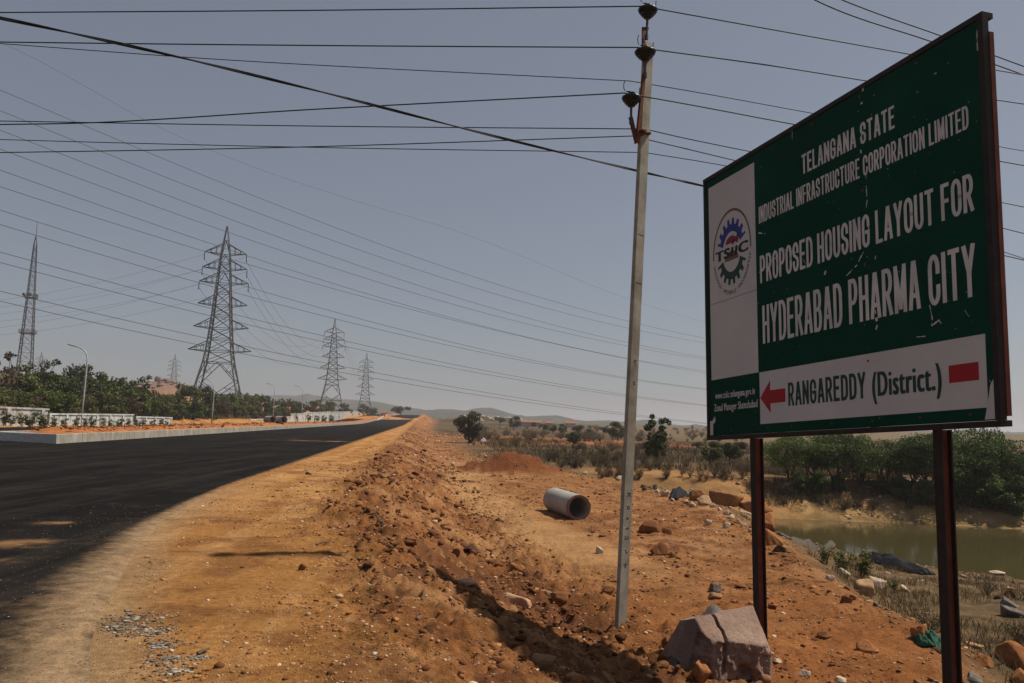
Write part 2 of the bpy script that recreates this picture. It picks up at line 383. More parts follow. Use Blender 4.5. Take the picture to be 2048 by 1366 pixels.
# ------------------------------------------------------------------ shared materials
M = dict(
    soil=mat_ground(), asphalt=mat_asphalt(),
    concrete=mat_var('concrete', (.21, .195, .155), (.37, .35, .29), 4, .9, 45, .7, .008),
    kerb=mat_var('kerb_concrete', (.22, .205, .175), (.34, .32, .28), 1.2, .9, 30, .4, .01),
    kerb_white=mat_var('kerb_whitewash', (.38, .36, .33), (.62, .60, .57), 9, .9, 30, .5, .015),
    whitewash=mat_var('whitewash', (.42, .41, .39), (.66, .66, .64), .9, .9, 12, .3, .02),
    steel=mat_var('galvanised_steel', (.05, .052, .056), (.10, .104, .108), 2, .55, 20, 0, .0, .4, .3),
    lampgrey=mat_flat('lamp_paint', (.42, .43, .44), .5),
    rust=mat_var('rust', (.075, .022, .012), (.17, .05, .022), 9, .85, 60, .4, .004),
    rustred=mat_var('red_oxide', (.10, .024, .016), (.19, .050, .030), 5, .75, 50, .3, .003),
    black=mat_var('black_iron', (.012, .009, .008), (.03, .018, .014), 8, .7, 50, .2, .003),
    porcelain=mat_flat('brown_porcelain', (.010, .008, .007), .35, .3),
    cable=mat_flat('cable_black', (.012, .012, .012), .6),
    alu=mat_flat('wire_metal', (.05, .05, .055), .5),
    green=mat_var('sign_green', (.002, .036, .024), (.004, .052, .034), 1.1, .8, 90, .05, .001, .08),
    white=mat_var('sign_white', (.47, .475, .485), (.57, .575, .585), .8, .75, 60, .05, .001, .1),
    red=mat_flat('sign_red', (.33, .004, .012), .55), txtgreen=mat_flat('sign_dark_green', (.004, .045, .03), .55),
    txtwhite=mat_var('sign_lettering', (.44, .45, .45), (.62, .63, .63), 3, .6, 60, 0, .001),
    blue=mat_flat('emblem_blue', (.012, .03, .22), .55), emred=mat_flat('emblem_red', (.20, .010, .035), .55),
    brown=mat_flat('emblem_brown', (.13, .09, .05), .55), dark=mat_flat('emblem_black', (.012, .01, .012), .55),
)

# ------------------------------------------------------------------ the ground: one sheet out to the horizon
def ground():
    rs = [.5, 1.0, 1.5, 2.0, 2.4]
    while rs[-1] < 1400: 
        r = rs[-1]; rs.append(r + min(max(.0008 * r * r, .02), .0145 * r))
    rs += [1700, 2200, 3000, 4500, 7000, 9500]
    rs = np.array(rs)
    an = np.concatenate([np.linspace(-180, -48, 40, endpoint=False), np.arange(-48, 48, .135), np.linspace(48, 180, 40, endpoint=False)])
    an = np.radians(an)
    R, A = np.meshgrid(rs, an, indexing='ij'); X = R * np.sin(A); Y = R * np.cos(A)
    Z = terr(X, Y)
    nr, na = R.shape
    idx = np.arange(nr * na).reshape(nr, na); nx = np.roll(idx, -1, 1)
    Fq = np.stack([idx[:-1], nx[:-1], nx[1:], idx[1:]], -1).reshape(-1, 4)[:, ::-1]
    C = ground_colour(X, Y)
    V = np.stack([X, Y, Z], -1).reshape(-1, 3)
    # close the centre
    V = np.vstack([V, [[0, 0, gz(0.1, .1)]]]); C = np.vstack([C.reshape(-1, 3), C.reshape(-1, 3)[:1]])
    me = np_mesh('ground', V, Fq, M['soil'], True, C)
    o = link('ground', me); tag(o, kind='structure')
    return o
def ground_colour(X, Y):
    s, t = st_of(X, Y); r = np.hypot(X, Y)
    def c(*v): return np.array(v)
    def lay(C, col, w): return C + (np.array(col) - C) * np.clip(w, 0, 1)[..., None]
    n1 = fbm(X / 2.6, Y / 2.6, 101, 4); n2 = fbm(X / .7, Y / .7, 111, 4, .6); n3 = fbm(X / 14, Y / 14, 121, 3)
    C = np.zeros(X.shape + (3,)) + np.array((.37, .178, .054))
    # shoulder: compacted, streaked along the road
    stre = fbm(s / .35, t / 5, 131, 3)
    C = lay(C, (.46, .25, .095), sst(.38, .62, stre) * .85)
    C = lay(C, (.20, .088, .030), sst(.53, .69, n2) * .65)
    C = lay(C, (.37, .245, .13), sst(.55, .0, s - s_edge(t) + .5 * (n2 - .5)) * .8 * sst(26, 10, t))
    off = s - s_crest(t)
    rub = sst(-.7, .3, off)
    C = lay(C, (.24, .100, .036), rub * .9)
    C = lay(C, (.34, .175, .075), rub * sst(.45, .62, n2))
    C = lay(C, (.13, .052, .023), rub * np.maximum(sst(.54, .68, n1) * .85, .8 * sst(.56, .7, fbm(X / .33, Y / .33, 151, 3))))
    track = sst(1.5, .3, np.abs(s - track_s(t)) + 1.2 * (n2 - .5)) * sst(11, 16, t) * sst(60, 40, t)
    C = lay(C, (.42, .24, .105), track * .85)
    plat = sst(.3, 1.6, s - s_base(t)) * (1 - track)
    C = lay(C, (.30, .145, .055), plat * .7 * sst(.4, .6, n1))
    C = lay(C, (.28, .108, .033), plat * sst(16, 9, t) * .8)
    # beyond the plateau: dry bank, pond side, field
    fld = sst(-.3, 1.2, s - s_plat(t) - 1.2 * (n1 - .5)) * (t < 60) + (t >= 60) * sst(3.0, 8.0, s + 3 * (n3 - .5))
    fld = np.clip(np.where(t >= 44, np.maximum(fld, sst(2.5, 6.5, s + 2 * (n1 - .5))), fld), 0, 1)
    fc = np.zeros_like(C) + np.array((.098, .062, .032))
    fc = lay(fc, (.165, .105, .052), sst(.46, .66, n1))
    fc = lay(fc, (.060, .046, .024), sst(.46, .60, n3))
    fc = lay(fc, (.19, .125, .065), (Y < 38) * (.35 + .65 * sst(.38, .6, n2)) * .85)
    far = sst(75, 200, r) * sst(10, 60, X)
    fc = lay(fc, (.155, .112, .060), far * .8 * sst(22, 45, X))
    fc = lay(fc, (.30, .12, .045), sst(105, 115, Y) * sst(150, 130, Y) * sst(.40, .52, fbm(X / 9, Y / 14, 141, 3)) * sst(34, 22, X) )
    C = lay(C, fc, fld)
    d = poly_sd(X, Y, POND)
    bank = sst(7.5, 4.5, d) * sst(36, 40, Y + .25 * X - 3) * (Y < 62)
    C = lay(C, (.36, .235, .10), bank * sst(.40, .56, n1 + .15 * (3.2 - d) / 3) )
    C = lay(C, (.14, .095, .045), bank * sst(1.5, 4.0, d) * .8)
    C = lay(C, (.09, .06, .03), sst(.55, .0, np.abs(d - .1)) * .8)
    tb = np.exp(-((X - 9.5) / 5.5) ** 2 - ((Y - 44.5) / 5) ** 2)
    C = lay(C, (.34, .185, .075), np.clip(1.6 * tb, 0, 1) * (.55 + .45 * sst(.4, .6, n1)) * (s > s_plat(t) - .5))
    left = sst(8, 16, s_left(t) - s)
    C = lay(C, (.10, .075, .035), left * (t < 300))
    C = lay(C, (.12, .10, .05), sst(420, 620, r))
    redl = np.exp(-((t - 330) / 70) ** 2 - ((s + 46) / 13) ** 2)
    C = lay(C, (.40, .17, .075), np.clip(1.6 * redl, 0, 1))
    for (hx, hy, rad, hh) in HILLOCKS[:2]:
        C = lay(C, (.20, .13, .10), np.clip(1.5 * np.exp(-((X - hx) ** 2 + (Y - hy) ** 2) / rad ** 2), 0, 1))
    for (mx, my, rx, ry, hh, nz, col) in MOUNDS:
        q = ((X - mx) / rx) ** 2 + ((Y - my) / ry) ** 2
        C = lay(C, col, sst(1.05, .8, q))
    return C
ground()

def hills():
    ax = np.arange(-1200, 3601, 6.0); az = np.array([math.atan2(*(ray(p, 845 + .0246 * (p - 1024))[:2])) for p in ax])
    h = np.interp(ax, RIDGE[:, 0], RIDGE[:, 1]) + 3.0 * (fbm(ax / 30, ax * 0, 201, 4) - .5)
    dist = np.interp(ax, [-1200, 600, 780, 850, 1400, 3600], [1900, 1900, 1700, 1350, 1350, 1500])
    rows = np.array([-.42, -.3, -.2, -.12, -.06, -.02, 0, .05, .12, .25, .5]); prof = np.array([0, .18, .42, .7, .9, .985, 1, .97, .85, .5, 0])
    V = []; 
    for i, (rr, pf) in enumerate(zip(rows, prof)):
        d = dist * (1 + rr); zz = 1.5 + h * dist / F_PX * 1.0
        z = -4 + (zz + 4) * pf + (12 * (fbm(ax / 25, np.full_like(ax, i * .8), 211, 4) - .5) * (1 if 0 < pf < .95 else .25) if 0 < pf else 0)
        V.append(np.stack([d * np.sin(az), d * np.cos(az), z], -1))
    V = np.array(V); nr, na = V.shape[:2]; idx = np.arange(nr * na).reshape(nr, na)
    Fq = np.stack([idx[:-1, :-1], idx[:-1, 1:], idx[1:, 1:], idx[1:, :-1]], -1).reshape(-1, 4)
    m = mat_var('hill_scrub', (.03, .034, .022), (.07, .066, .045), .02, .95, .08, .6, 3)
    o = link('hills', np_mesh('hills', V.reshape(-1, 3), Fq, m, True)); tag(o, kind='structure')
hills()

# ------------------------------------------------------------------ carriageway, median, kerb
def road():
    ts = [-4.0]
    while ts[-1] < 640: ts.append(ts[-1] + max(.16, .018 * abs(ts[-1])))
    ts = np.array(ts)
    k = np.concatenate([np.linspace(0, .55, 14, endpoint=False), 1 - np.geomspace(.45, .004, 46), [1.0]])
    K, T = np.meshgrid(k, ts); S = s_left(T) + (s_edge(T) - s_left(T) + .02 * np.sin(T * 3) + .05 * (vnoise(T * .9, T * 0, 3) - .5)) * K
    X, Y = xy_of(S, T); Z = zroad(T) + .025 - .03 * (K == 1) - .02 * (K == 0)
    e = s_edge(T) - S
    n = fbm(X / .7, Y / .7, 301, 4, .6); n2 = fbm(X / 3, Y / .8, 311, 3)
    bw = np.interp(T, [-4, 3, 4.9, 6, 7.5, 9, 10.4, 12, 16, 24, 60], [.95, .85, .72, .72, .68, .54, .42, .31, .22, .2, .32])
    dust = np.clip(1.12 - e / bw, 0, 1) * np.interp(T, [0, 14, 30], [.95, .85, .7])
    inner = np.clip(1 - np.abs(e - .06) / .10, 0, 1) * np.interp(T, [3, 5, 9, 12], [.6, .7, .5, 0])      # bare tarmac lip at the very edge
    dust = dust - inner * sst(.35, .6, n)
    ora = np.zeros_like(dust)
    for (px, py, ra, rb, w) in ((70, 1092, .55, .30, .85), (140, 1050, .45, .18, .7), (20, 1125, .3, .2, .5), (620, 882, 2.6, 1.1, .75), (690, 884, 2.2, .8, .85), (560, 878, 1.5, .8, .4), (30, 1215, .3, .15, .4)):
        q = P_ground0(px, py); ss, tt = st_of(q[0], q[1])
        g = np.exp(-((S - ss) / ra) ** 2 - ((T - tt) / rb) ** 2) * w * sst(.35, .6, n)
        dust = np.maximum(dust, g); ora = np.maximum(ora, g)
    ora = np.maximum(ora * 1.1, .75 * sst(10, 22, T) * (dust > .1))
    chips = np.clip(1.2 - e / 4.5, 0, 1) * sst(30, 12, T)
    cols = np.stack([np.clip(dust, 0, 1), np.clip(ora, 0, 1), chips], -1)
    nr, na = X.shape; idx = np.arange(nr * na).reshape(nr, na)
    Fq = np.stack([idx[:-1, :-1], idx[:-1, 1:], idx[1:, 1:], idx[1:, :-1]], -1).reshape(-1, 4)
    o = link('road', np_mesh('road', np.stack([X, Y, Z], -1).reshape(-1, 3), Fq, M['asphalt'], True, cols.reshape(-1, 3), 'dust'))
    tag(o, kind='structure')
def P_ground0(px, py):
    r = ray(px, py); return EYE + r * (EYE[2] / -r[2])
road()

def median():
    KH = .46
    ts = [39.1]
    while ts[-1] < 600: ts.append(ts[-1] + max(.6, .02 * ts[-1]))
    # kerb ring: right side going away, nose, left side
    right = [(S_KERB, t) for t in ts]; left = [(S_KERB2, max(t, 42.4)) for t in ts]; left[0] = (S_KERB2, 42.4)
    path = right[::-1] + left
    mb = MB(); prev = None; V = []; Fc = []
    for i, (s, t) in enumerate(path):
        inn = .26 if s == S_KERB else -.26
        z = float(zroad(t)); x0, y0 = xy_of(s, t); xi, yi = xy_of(s - inn, t + (.35 if i in (len(right) - 1, len(right)) else 0))
        xb, yb = xy_of(s + (.04 if inn > 0 else -.04), t - (.05 if i in (len(right) - 1, len(right)) else 0))
        V += [(xb, yb, z - .1), (x0, y0, z + KH - .03), ((x0 * .9 + xi * .1), (y0 * .9 + yi * .1), z + KH), (xi, yi, z + KH), (xi, yi, z)]
    n = len(path)
    for i in range(n - 1):
        for j in range(4): Fc.append((i * 5 + j, i * 5 + j + 1, (i + 1) * 5 + j + 1, (i + 1) * 5 + j))
    me = np_mesh('kerb', np.array(V), Fc, M['kerb']); me.materials.append(M['kerb_white'])
    k0 = (len(right) - 1) * 4
    for p in me.polygons:
        if k0 <= p.index < k0 + 4: p.material_index = 1
    o = link('kerb', me); tag(o, kind='structure')
    # soil heaped inside
    tt = [39.6]
    while tt[-1] < 600: tt.append(tt[-1] + max(.16, .006 * tt[-1]))
    tt = np.array(tt); ks = np.linspace(0, 1, 26); K, T = np.meshgrid(ks, tt)
    s0 = S_KERB - .24; s1 = S_KERB2 + .24
    S = s0 + (s1 - s0) * K; T = np.where(T < 42.9, np.maximum(T, 39.55 + 3.2 * K), T)
    X, Y = xy_of(S, T); edge = np.minimum(K, 1 - K) * 4.2
    b = sst(0, .9, edge) * sst(40.5, 47, T)
    Z = zroad(T) + .34 + .10 * sst(42, 50, T) + b * (.02 + .5 * np.clip(fbm(X / 2.6, Y / 2.6, 401, 4, .6) - .30, 0, 1) + .22 * (fbm(X / .4, Y / .4, 411, 3) - .4)) + b * .3 * np.exp(-((T - 112) / 9) ** 2) * K
    C = np.zeros(X.shape + (3,)) + np.array((.36, .135, .045)); q = fbm(X / .5, Y / .5, 421, 4)[..., None]
    C = C * (.65 + .8 * q)
    nr, na = X.shape; idx = np.arange(nr * na).reshape(nr, na)
    Fq = np.stack([idx[:-1, :-1], idx[1:, :-1], idx[1:, 1:], idx[:-1, 1:]], -1).reshape(-1, 4)
    o = link('median_ground', np_mesh('median_ground', np.stack([X, Y, Z], -1).reshape(-1, 3), Fq, M['soil'], True, C.reshape(-1, 3))); tag(o, kind='structure')
median()

def water():
    m, nt, b = new_mat('pond_water'); b.inputs['Base Color'].default_value = (.062, .052, .020, 1); b.inputs['Roughness'].default_value = .08
    b.inputs['Specular IOR Level'].default_value = .5; b.inputs['IOR'].default_value = 1.33
    v = coords(nt); n = noise(nt, v, 2.2, 3, .5); bump(nt, b, n.outputs[0], .07, .05)
    pts = [(9, 30), (9, 44), (20, 44), (52, 41), (52, 17), (22, 19), (13, 24)]
    me = np_mesh('water', np.array([(x, y, Z_WATER) for x, y in pts]), [tuple(range(len(pts)))[::-1]], m)
    o = link('water', me); tag(o, kind='structure')
water()
# ------------------------------------------------------------------ the sign board
class Sign:
    BL = np.array((2.46, 10, 1.36)); 
    u = np.array((.31650272, -.94705464, .05397721)); v = np.array((-.04006997, .04350378, .99824938)); n = np.array((-.94774492, -.3181115, -.02417939))
    SH = .063
def sign_uv(px, py):
    r = ray(px, py); k = ((Sign.BL - EYE) @ Sign.n) / (r @ Sign.n); p = EYE + r * k - Sign.BL
    b = p @ Sign.v; return p @ Sign.u - Sign.SH * b, b
def sign():
    root = empty('sign_board'); tag(root, 'large green and white roadside board on two rusty steel posts by the dirt slope', 'sign')
    B = Matrix((Sign.u, Sign.v, Sign.n)).transposed().to_4x4(); root.matrix_world = Matrix.Translation(Sign.BL) @ B
    sh = lambda o: (o.data.transform(Matrix(((1, Sign.SH, 0, 0), (0, 1, 0, 0), (0, 0, 1, 0), (0, 0, 0, 1)))), o)[1]
    WD, HT = 4.08, 3.262
    panel = sh(MB().box((.03, .03, -.012), (WD - .05, HT - .05, 0)).build('panel', M['green'], root))
    fr = MB()
    fr.box((-.005, -.02, -.10), (WD, .028, .016)); fr.box((-.005, HT - .045, -.10), (WD, HT, .016)); fr.box((-.005, .029, -.10), (.029, HT - .046, .014))
    fr.box((WD - .05, .029, -.048), (WD, HT - .046, .014))
    sh(fr.build('frame', M['black'], root))
    sh(MB().box((WD - .04, .06, -.094), (WD + .006, HT - .16, -.0485)).build('edge_strut', M['rustred'], root))
    for a in (1.36, 2.72): sh(MB().box((a - .03, .03, -.075), (a + .03, HT - .05, -.014)).build('back_rib', M['rust'], root))
    sh(MB().box((.1, .71, .001), (1.05, 3.117, .004)).build('white_panel', M['white'], panel))
    sh(MB().box((1.066, .132, .001), (3.965, .706, .004)).build('arrow_panel', M['white'], panel))
    z1 = .0055
    def poly(name, pts, mat, z=z1, th=.002, par=panel):
        pts = [(float(a), float(b)) for a, b in pts]; n = len(pts)
        V = [(a, b, z - th) for a, b in pts] + [(a, b, z) for a, b in pts]
        me = np_mesh(name, V, [tuple(range(n, 2 * n))] + [((i), (i + 1) % n, n + (i + 1) % n, n + i) for i in range(n)], mat)
        return sh(link(name, me, par))
    poly('arrow', [(1.075, .42), (1.255, .60), (1.255, .492), (1.512, .492), (1.512, .348), (1.255, .348), (1.255, .245)], M['red'])
    poly('red_bar', [(3.613, .352), (3.896, .352), (3.896, .495), (3.613, .495)], M['red'])
    dg = bpy.context.evaluated_depsgraph_get
    def text_mesh(body, off=.02, spc=1.16):
        cu = bpy.data.curves.new('lettering', 'FONT'); cu.body = body; cu.size = 1; cu.offset = off; cu.extrude = 0; cu.resolution_u = 4
        cu.space_character = spc; cu.space_word = 1.0 / spc * 1.1
        o = bpy.data.objects.new('lettering', cu); COL.objects.link(o); bpy.context.view_layer.update()
        me = bpy.data.meshes.new_from_object(o.evaluated_get(dg())); bpy.data.objects.remove(o); me.materials.clear()
        co = np.empty(len(me.vertices) * 3); me.vertices.foreach_get('co', co); return me, co.reshape(-1, 3)
    def setco(me, co): me.vertices.foreach_set('co', np.ascontiguousarray(co, np.float32).ravel()); me.update()
    def line(body, a0, a1, b0, b1, mat, off=.022, par=panel, name='lettering', z=z1, bold=.008):
        me, co = text_mesh(body, off); lo, hi = co.min(0), co.max(0)
        q = co.copy(); q[:, 0] = a0 + (co[:, 0] - lo[0]) / (hi[0] - lo[0]) * (a1 - a0); q[:, 1] = b0 + (co[:, 1] - lo[1]) / (hi[1] - lo[1]) * (b1 - b0); q[:, 2] = z
        setco(me, q); nv = len(q); fc = [tuple(p.vertices) for p in me.polygons]; bpy.data.meshes.remove(me)
        V = np.concatenate([q + np.array((d, 0, k * .0003)) for k, d in enumerate((0, -bold, bold))]); F3 = [tuple(i + k * nv for i in f) for k in range(3) for f in fc]
        return sh(link(name, np_mesh(name, V, F3, mat), par))
    def el(cx, cy, rx, ry, a0, a1, n=9): return [(cx + rx * math.cos(math.radians(a)), cy + ry * math.sin(math.radians(a))) for a in np.linspace(a0, a1, n)]
    top, bot = el(.5, .76, .5, .24, 0, 180), el(.5, .24, .5, .24, 180, 360)
    bowl = lambda x1, y0, y1, xs: [(0, y1), (xs, y1)] + el(xs, (y0 + y1) / 2, x1 - xs, (y1 - y0) / 2, 90, -90) + [(xs, y0), (0, y0)]
    GL = {'A': (1.08, [[(0, 0), (.43, 1)], [(1, 0), (.57, 1)], [(.2, .27), (.8, .27)]]), 'B': (1, [[(0, 0), (0, 1)], bowl(.92, .53, 1, .55), bowl(1, 0, .53, .6)]),
          'C': (1, [[(1, .66)] + top + bot + [(1, .34)]]), 'D': (1, [[(0, 0), (0, 1)], [(0, 1), (.45, 1)] + el(.45, .72, .55, .28, 90, 0, 6) + el(.45, .28, .55, .28, 0, -90, 6) + [(.45, 0), (0, 0)]]),
          'E': (.86, [[(1, 1), (0, 1), (0, 0), (1, 0)], [(0, .52), (.88, .52)]]), 'F': (.84, [[(1, 1), (0, 1), (0, 0)], [(0, .52), (.88, .52)]]),
          'G': (1.02, [[(1, .68)] + top + bot + [(1, .46), (.55, .46)]]), 'H': (1, [[(0, 0), (0, 1)], [(1, 0), (1, 1)], [(0, .52), (1, .52)]]), 'I': (0, [[(0, 0), (0, 1)]]), 'L': (.82, [[(0, 1), (0, 0), (1, 0)]]),
          'M': (1.25, [[(0, 0), (0, 1)], [(0, 1), (.5, .08)], [(1, 1), (.5, .08)], [(1, 0), (1, 1)]]), 'N': (1.02, [[(0, 0), (0, 1)], [(0, 1), (1, 0)], [(1, 0), (1, 1)]]),
          'O': (1.02, [[(1, .5)] + top + bot + [(1, .5)]]), 'P': (.96, [[(0, 0), (0, 1)], bowl(1, .46, 1, .55)]), 'R': (1, [[(0, 0), (0, 1)], bowl(.98, .47, 1, .55), [(.5, .47), (1, 0)]]),
          'S': (.98, [[(1, .70)] + top[1:] + [(0, .68), (.06, .60), (.25, .545), (.75, .455), (.94, .40), (1, .32)] + el(.5, .24, .5, .24, 0, -180) + [(0, .30)]]), 'T': (.98, [[(0, 1), (1, 1)], [(.5, 1), (.5, 0)]]),
          'U': (1, [[(0, 1), (0, .24)] + bot + [(1, .24), (1, 1)]]), 'Y': (1.05, [[(0, 1), (.5, .45)], [(1, 1), (.5, .45)], [(.5, .48), (.5, 0)]])}
    def block(body, a0, a1, b0, b1, mat, wt_=.52, z=.004):
        """condensed bold capitals drawn as strokes of even weight"""
        gap, sp = .25, .60
        units = sum((GL[c][0] + wt_ * 1.0 if c != ' ' else sp) for c in body) + gap * (len(body) - 1); k = (a1 - a0) / units; t = wt_ * k; h = b1 - b0; x = a0; V = []; Fc = []; lay = 0
        for c in body:
            if c == ' ': x += (sp + gap) * k; continue
            wd, st_ = GL[c]
            for li, line_ in enumerate(st_):
                p = [np.array((x + t / 2 + u * wd * k, b0 + t * .44 + v * (h - t * .88))) for u, v in line_]; p = [q for i, q in enumerate(p) if i == 0 or np.linalg.norm(q - p[i - 1]) > 1e-5]
                d = [(p[i + 1] - p[i]) / np.linalg.norm(p[i + 1] - p[i]) for i in range(len(p) - 1)]; zz = z + .00025 * li; b = len(V)
                for i, q in enumerate(p):
                    d0, d1 = d[max(i - 1, 0)], d[min(i, len(d) - 1)]; n0 = np.array((-d0[1], d0[0])); n1 = np.array((-d1[1], d1[0])); m_ = n0 + n1; m_ /= np.linalg.norm(m_) + 1e-9; f = 1 / max(.55, m_ @ n0)
                    e = (-d1 if i == 0 else d0 if i == len(p) - 1 else d0 * 0) * t * .44 * (1 if abs((d1 if i == 0 else d0)[0]) < .9 else .95)
                    V += [(*(q + e + m_ * t / 2 * f), zz), (*(q + e - m_ * t / 2 * f), zz)]
                Fc += [(b + 2 * i, b + 2 * i + 1, b + 2 * i + 3, b + 2 * i + 2) for i in range(len(p) - 1)]
            x += (wd + wt_ + gap) * k
        me = np_mesh('lettering', V, Fc, mat); return sh(link('lettering', me, panel))
    tw = M['txtwhite']
    block('TELANGANA STATE', 1.87, 3.14, 2.69, 2.897, tw, z=.004)
    block('INDUSTRIAL INFRASTRUCTURE CORPORATION LIMITED', 1.12, 3.905, 2.38, 2.572, tw, z=.004)
    block('PROPOSED HOUSING LAYOUT FOR', 1.12, 3.92, 1.70, 2.008, tw, z=.004)
    block('HYDERABAD PHARMA CITY', 1.145, 3.91, 1.016, 1.442, tw, z=.004)
    block('RANGAREDDY', 1.56, 2.68, .300, .544, M['txtgreen'], z=.0055)
    line('(District.)', 2.77, 3.53, .233, .530, M['txtgreen'], .0, bold=.010)
    line('www.tsiic.telangana.gov.in', .18, .975, .448, .552, tw, .0, bold=.0026, z=.004)
    line('Zonal Manager Shamshabad', .152, 1.02, .296, .412, tw, .0, bold=.0026, z=.004)
    # emblem
    cx, cy, rx, ry = .575, 2.20, .395, .515
    E = lambda r, d: (cx + rx * r * math.cos(math.radians(d)), cy + ry * r * math.sin(math.radians(d)))
    em = empty('emblem'); em.parent = panel
    def band(name, r0, r1, d0, d1, mat, n=40):
        A = np.linspace(d0, d1, n); V = [(*E(r0, a), z1) for a in A] + [(*E(r1, a), z1) for a in A]
        return sh(link(name, np_mesh(name, V, [(i, i + 1, n + i + 1, n + i) for i in range(n - 1)], mat), em))
    band('outer_arc', .94, 1.0, -4, 184, M['brown'], 60)
    def gear(d0, d1, mat, nt):
        V = []; Fc = []; n = 140; A = np.linspace(d0, d1, n)
        for a in A:
            ph = ((a - d0) / (d1 - d0) * nt) % 1.0
            k = .5 + .5 * math.cos(2 * math.pi * ph); tooth = min(1, max(0, (k - .35) / .3))
            V.append((*E(.47, a), z1)); V.append((*E(.645 + .135 * tooth, a), z1))
        Fc = [(2 * i, 2 * i + 2, 2 * i + 3, 2 * i + 1) for i in range(n - 1)]
        sh(link('gear', np_mesh('gear', V, Fc, mat), em))
    gear(22, 160, M['blue'], 7); gear(-160, -22, M['txtgreen'], 7)
    A = np.linspace(0, 180, 30)
    poly('dome', [(cx + rx * .30 * math.cos(math.radians(a)), cy + ry * (.20 + .17 * math.sin(math.radians(a)))) for a in A], M['emred'], par=em)
    poly('bowl', [(cx + rx * .36 * math.cos(math.radians(a)), cy - ry * (.20 + .22 * math.sin(math.radians(a)))) for a in -A], M['brown'], par=em)
    line('TS', cx - rx * .83, cx - rx * .10, cy - ry * .125, cy + ry * .12, M['dark'], .02, em, bold=.012)
    line('C', cx + rx * .37, cx + rx * .83, cy - ry * .125, cy + ry * .12, M['dark'], .02, em, bold=.012)
    for i, a in enumerate((.0, .21)):
        x0 = cx + rx * (a - .06); w = rx * .13; sl = rx * .05
        poly('letter_stroke', [(x0, cy - ry * .125), (x0 + w, cy - ry * .125), (x0 + w + sl, cy + ry * .095), (x0 + sl, cy + ry * .095)], M['dark'], par=em)
        poly('letter_stroke', [(x0 + sl * 1.3, cy + ry * .16), (x0 + w + sl * 1.3, cy + ry * .16), (x0 + w + sl * 2.6, cy + ry * (.26 + .1 * i)), (x0 + sl * 2.6, cy + ry * (.26 + .1 * i))], M['emred'], par=em)
    txt = 'INNOVATE - INCUBATE - INCORPORATE'; me, co = text_mesh(txt, .012); lo, hi = co.min(0), co.max(0)
    q = co.copy(); f = (co[:, 0] - lo[0]) / (hi[0] - lo[0]); ang = np.radians(192 + f * (348 - 192)); rad = .90 + .095 * (co[:, 1] - lo[1]) / (hi[1] - lo[1])
    q[:, 0] = cx + rx * rad * np.cos(ang); q[:, 1] = cy + ry * rad * np.sin(ang); q[:, 2] = z1
    setco(me, q); me.materials.append(M['dark']); sh(link('motto', me, em))
    # joints of the sheets, peeled corners, scratches
    sm = MB(); sm.box((.1, 1.6405, .004), (1.05, 1.645, .0056)); sh(sm.build('sheet_joint', M['dark'], panel))
    sm = MB(); sm.box((1.06, 1.63, .0), (WD - .06, 1.633, .0012)); sh(sm.build('sheet_joint', M['black'], panel))
    pk = [(.045, .04), (.11, .04), (.115, .17), (.165, .2), (.16, .265), (.1, .215), (.05, .21)]; poly('peeled_corner', pk, M['white'], z=.003)
    pk = [(3.93, .04), (4.02, .04), (4.028, .36), (3.99, .30), (3.97, .2), (3.955, .14)]; poly('peeled_corner', pk, M['white'], z=.003)
    sc = MB(); rr = random.Random(5)
    def scratch(pts, w):
        q = [sign_uv(*p) for p in pts]; Q = []
        for (a, b), (c, d) in zip(q[:-1], q[1:]):
            k = max(2, int(math.hypot(c - a, d - b) / .03))
            Q += [(a + (c - a) * i / k, b + (d - b) * i / k) for i in range(k)]
        for (a, b), (c, d) in zip(Q[:-1], Q[1:]):
            if rr.random() < .22: continue
            ww = w * rr.uniform(.3, 1.3); dx, dy = c - a, d - b; L = math.hypot(dx, dy) + 1e-6; ox, oy = -dy / L * ww / 2, dx / L * ww / 2
            j = rr.uniform(-.004, .004)
            sc.add([(a + ox + j, b + oy, .0072), (a - ox + j, b - oy, .0072), (c - ox, d - oy, .0072), (c + ox, d + oy, .0072)], [(0, 1, 2, 3)])
    for pts, w in [([(1727, 175), (1726, 190)], .02), ([(1724, 205), (1724, 212)], .025), ([(1725, 260), (1722, 300), (1727, 320)], .012), ([(1733, 350), (1735, 400), (1733, 430)], .01), ([(1738, 425), (1740, 495)], .014),
                   ([(1735, 490), (1715, 530), (1690, 556)], .010), ([(1752, 620), (1756, 650), (1750, 668)], .02), ([(1752, 512), (1751, 525)], .012), ([(1861, 610), (1866, 640), (1864, 652), (1880, 640), (1888, 655)], .012),
                   ([(1518, 466), (1530, 467), (1532, 470)], .012), ([(1503, 450), (1512, 455)], .012), ([(1520, 545), (1545, 522), (1558, 512)], .012), ([(1562, 498), (1600, 506), (1622, 545)], .008), ([(1875, 145), (1864, 152)], .012),
                   ([(1838, 183), (1830, 188)], .012), ([(1585, 258), (1586, 285)], .008), ([(1955, 60), (1957, 110)], .010), ([(1962, 150), (1963, 190)], .008), ([(1650, 545), (1656, 548)], .03), ([(1835, 674), (1858, 672)], .008),
                   ([(1930, 620), (1945, 640)], .006), ([(1938, 440), (1950, 442)], .008), ([(1980, 760), (1990, 775)], .006)]:
        scratch(pts, w)
    for i in range(170):
        a, b = rr.uniform(.1, 3.98), rr.uniform(.08, 3.15); w = rr.uniform(.002, .006); h = w * rr.uniform(.5, 2)
        sc.add([(a, b, .0071), (a + w, b, .0071), (a + w, b + h, .0071), (a, b + h, .0071)], [(0, 1, 2, 3)])
    sh(sc.build('stain', M['txtwhite'], panel))
    sp = MB()
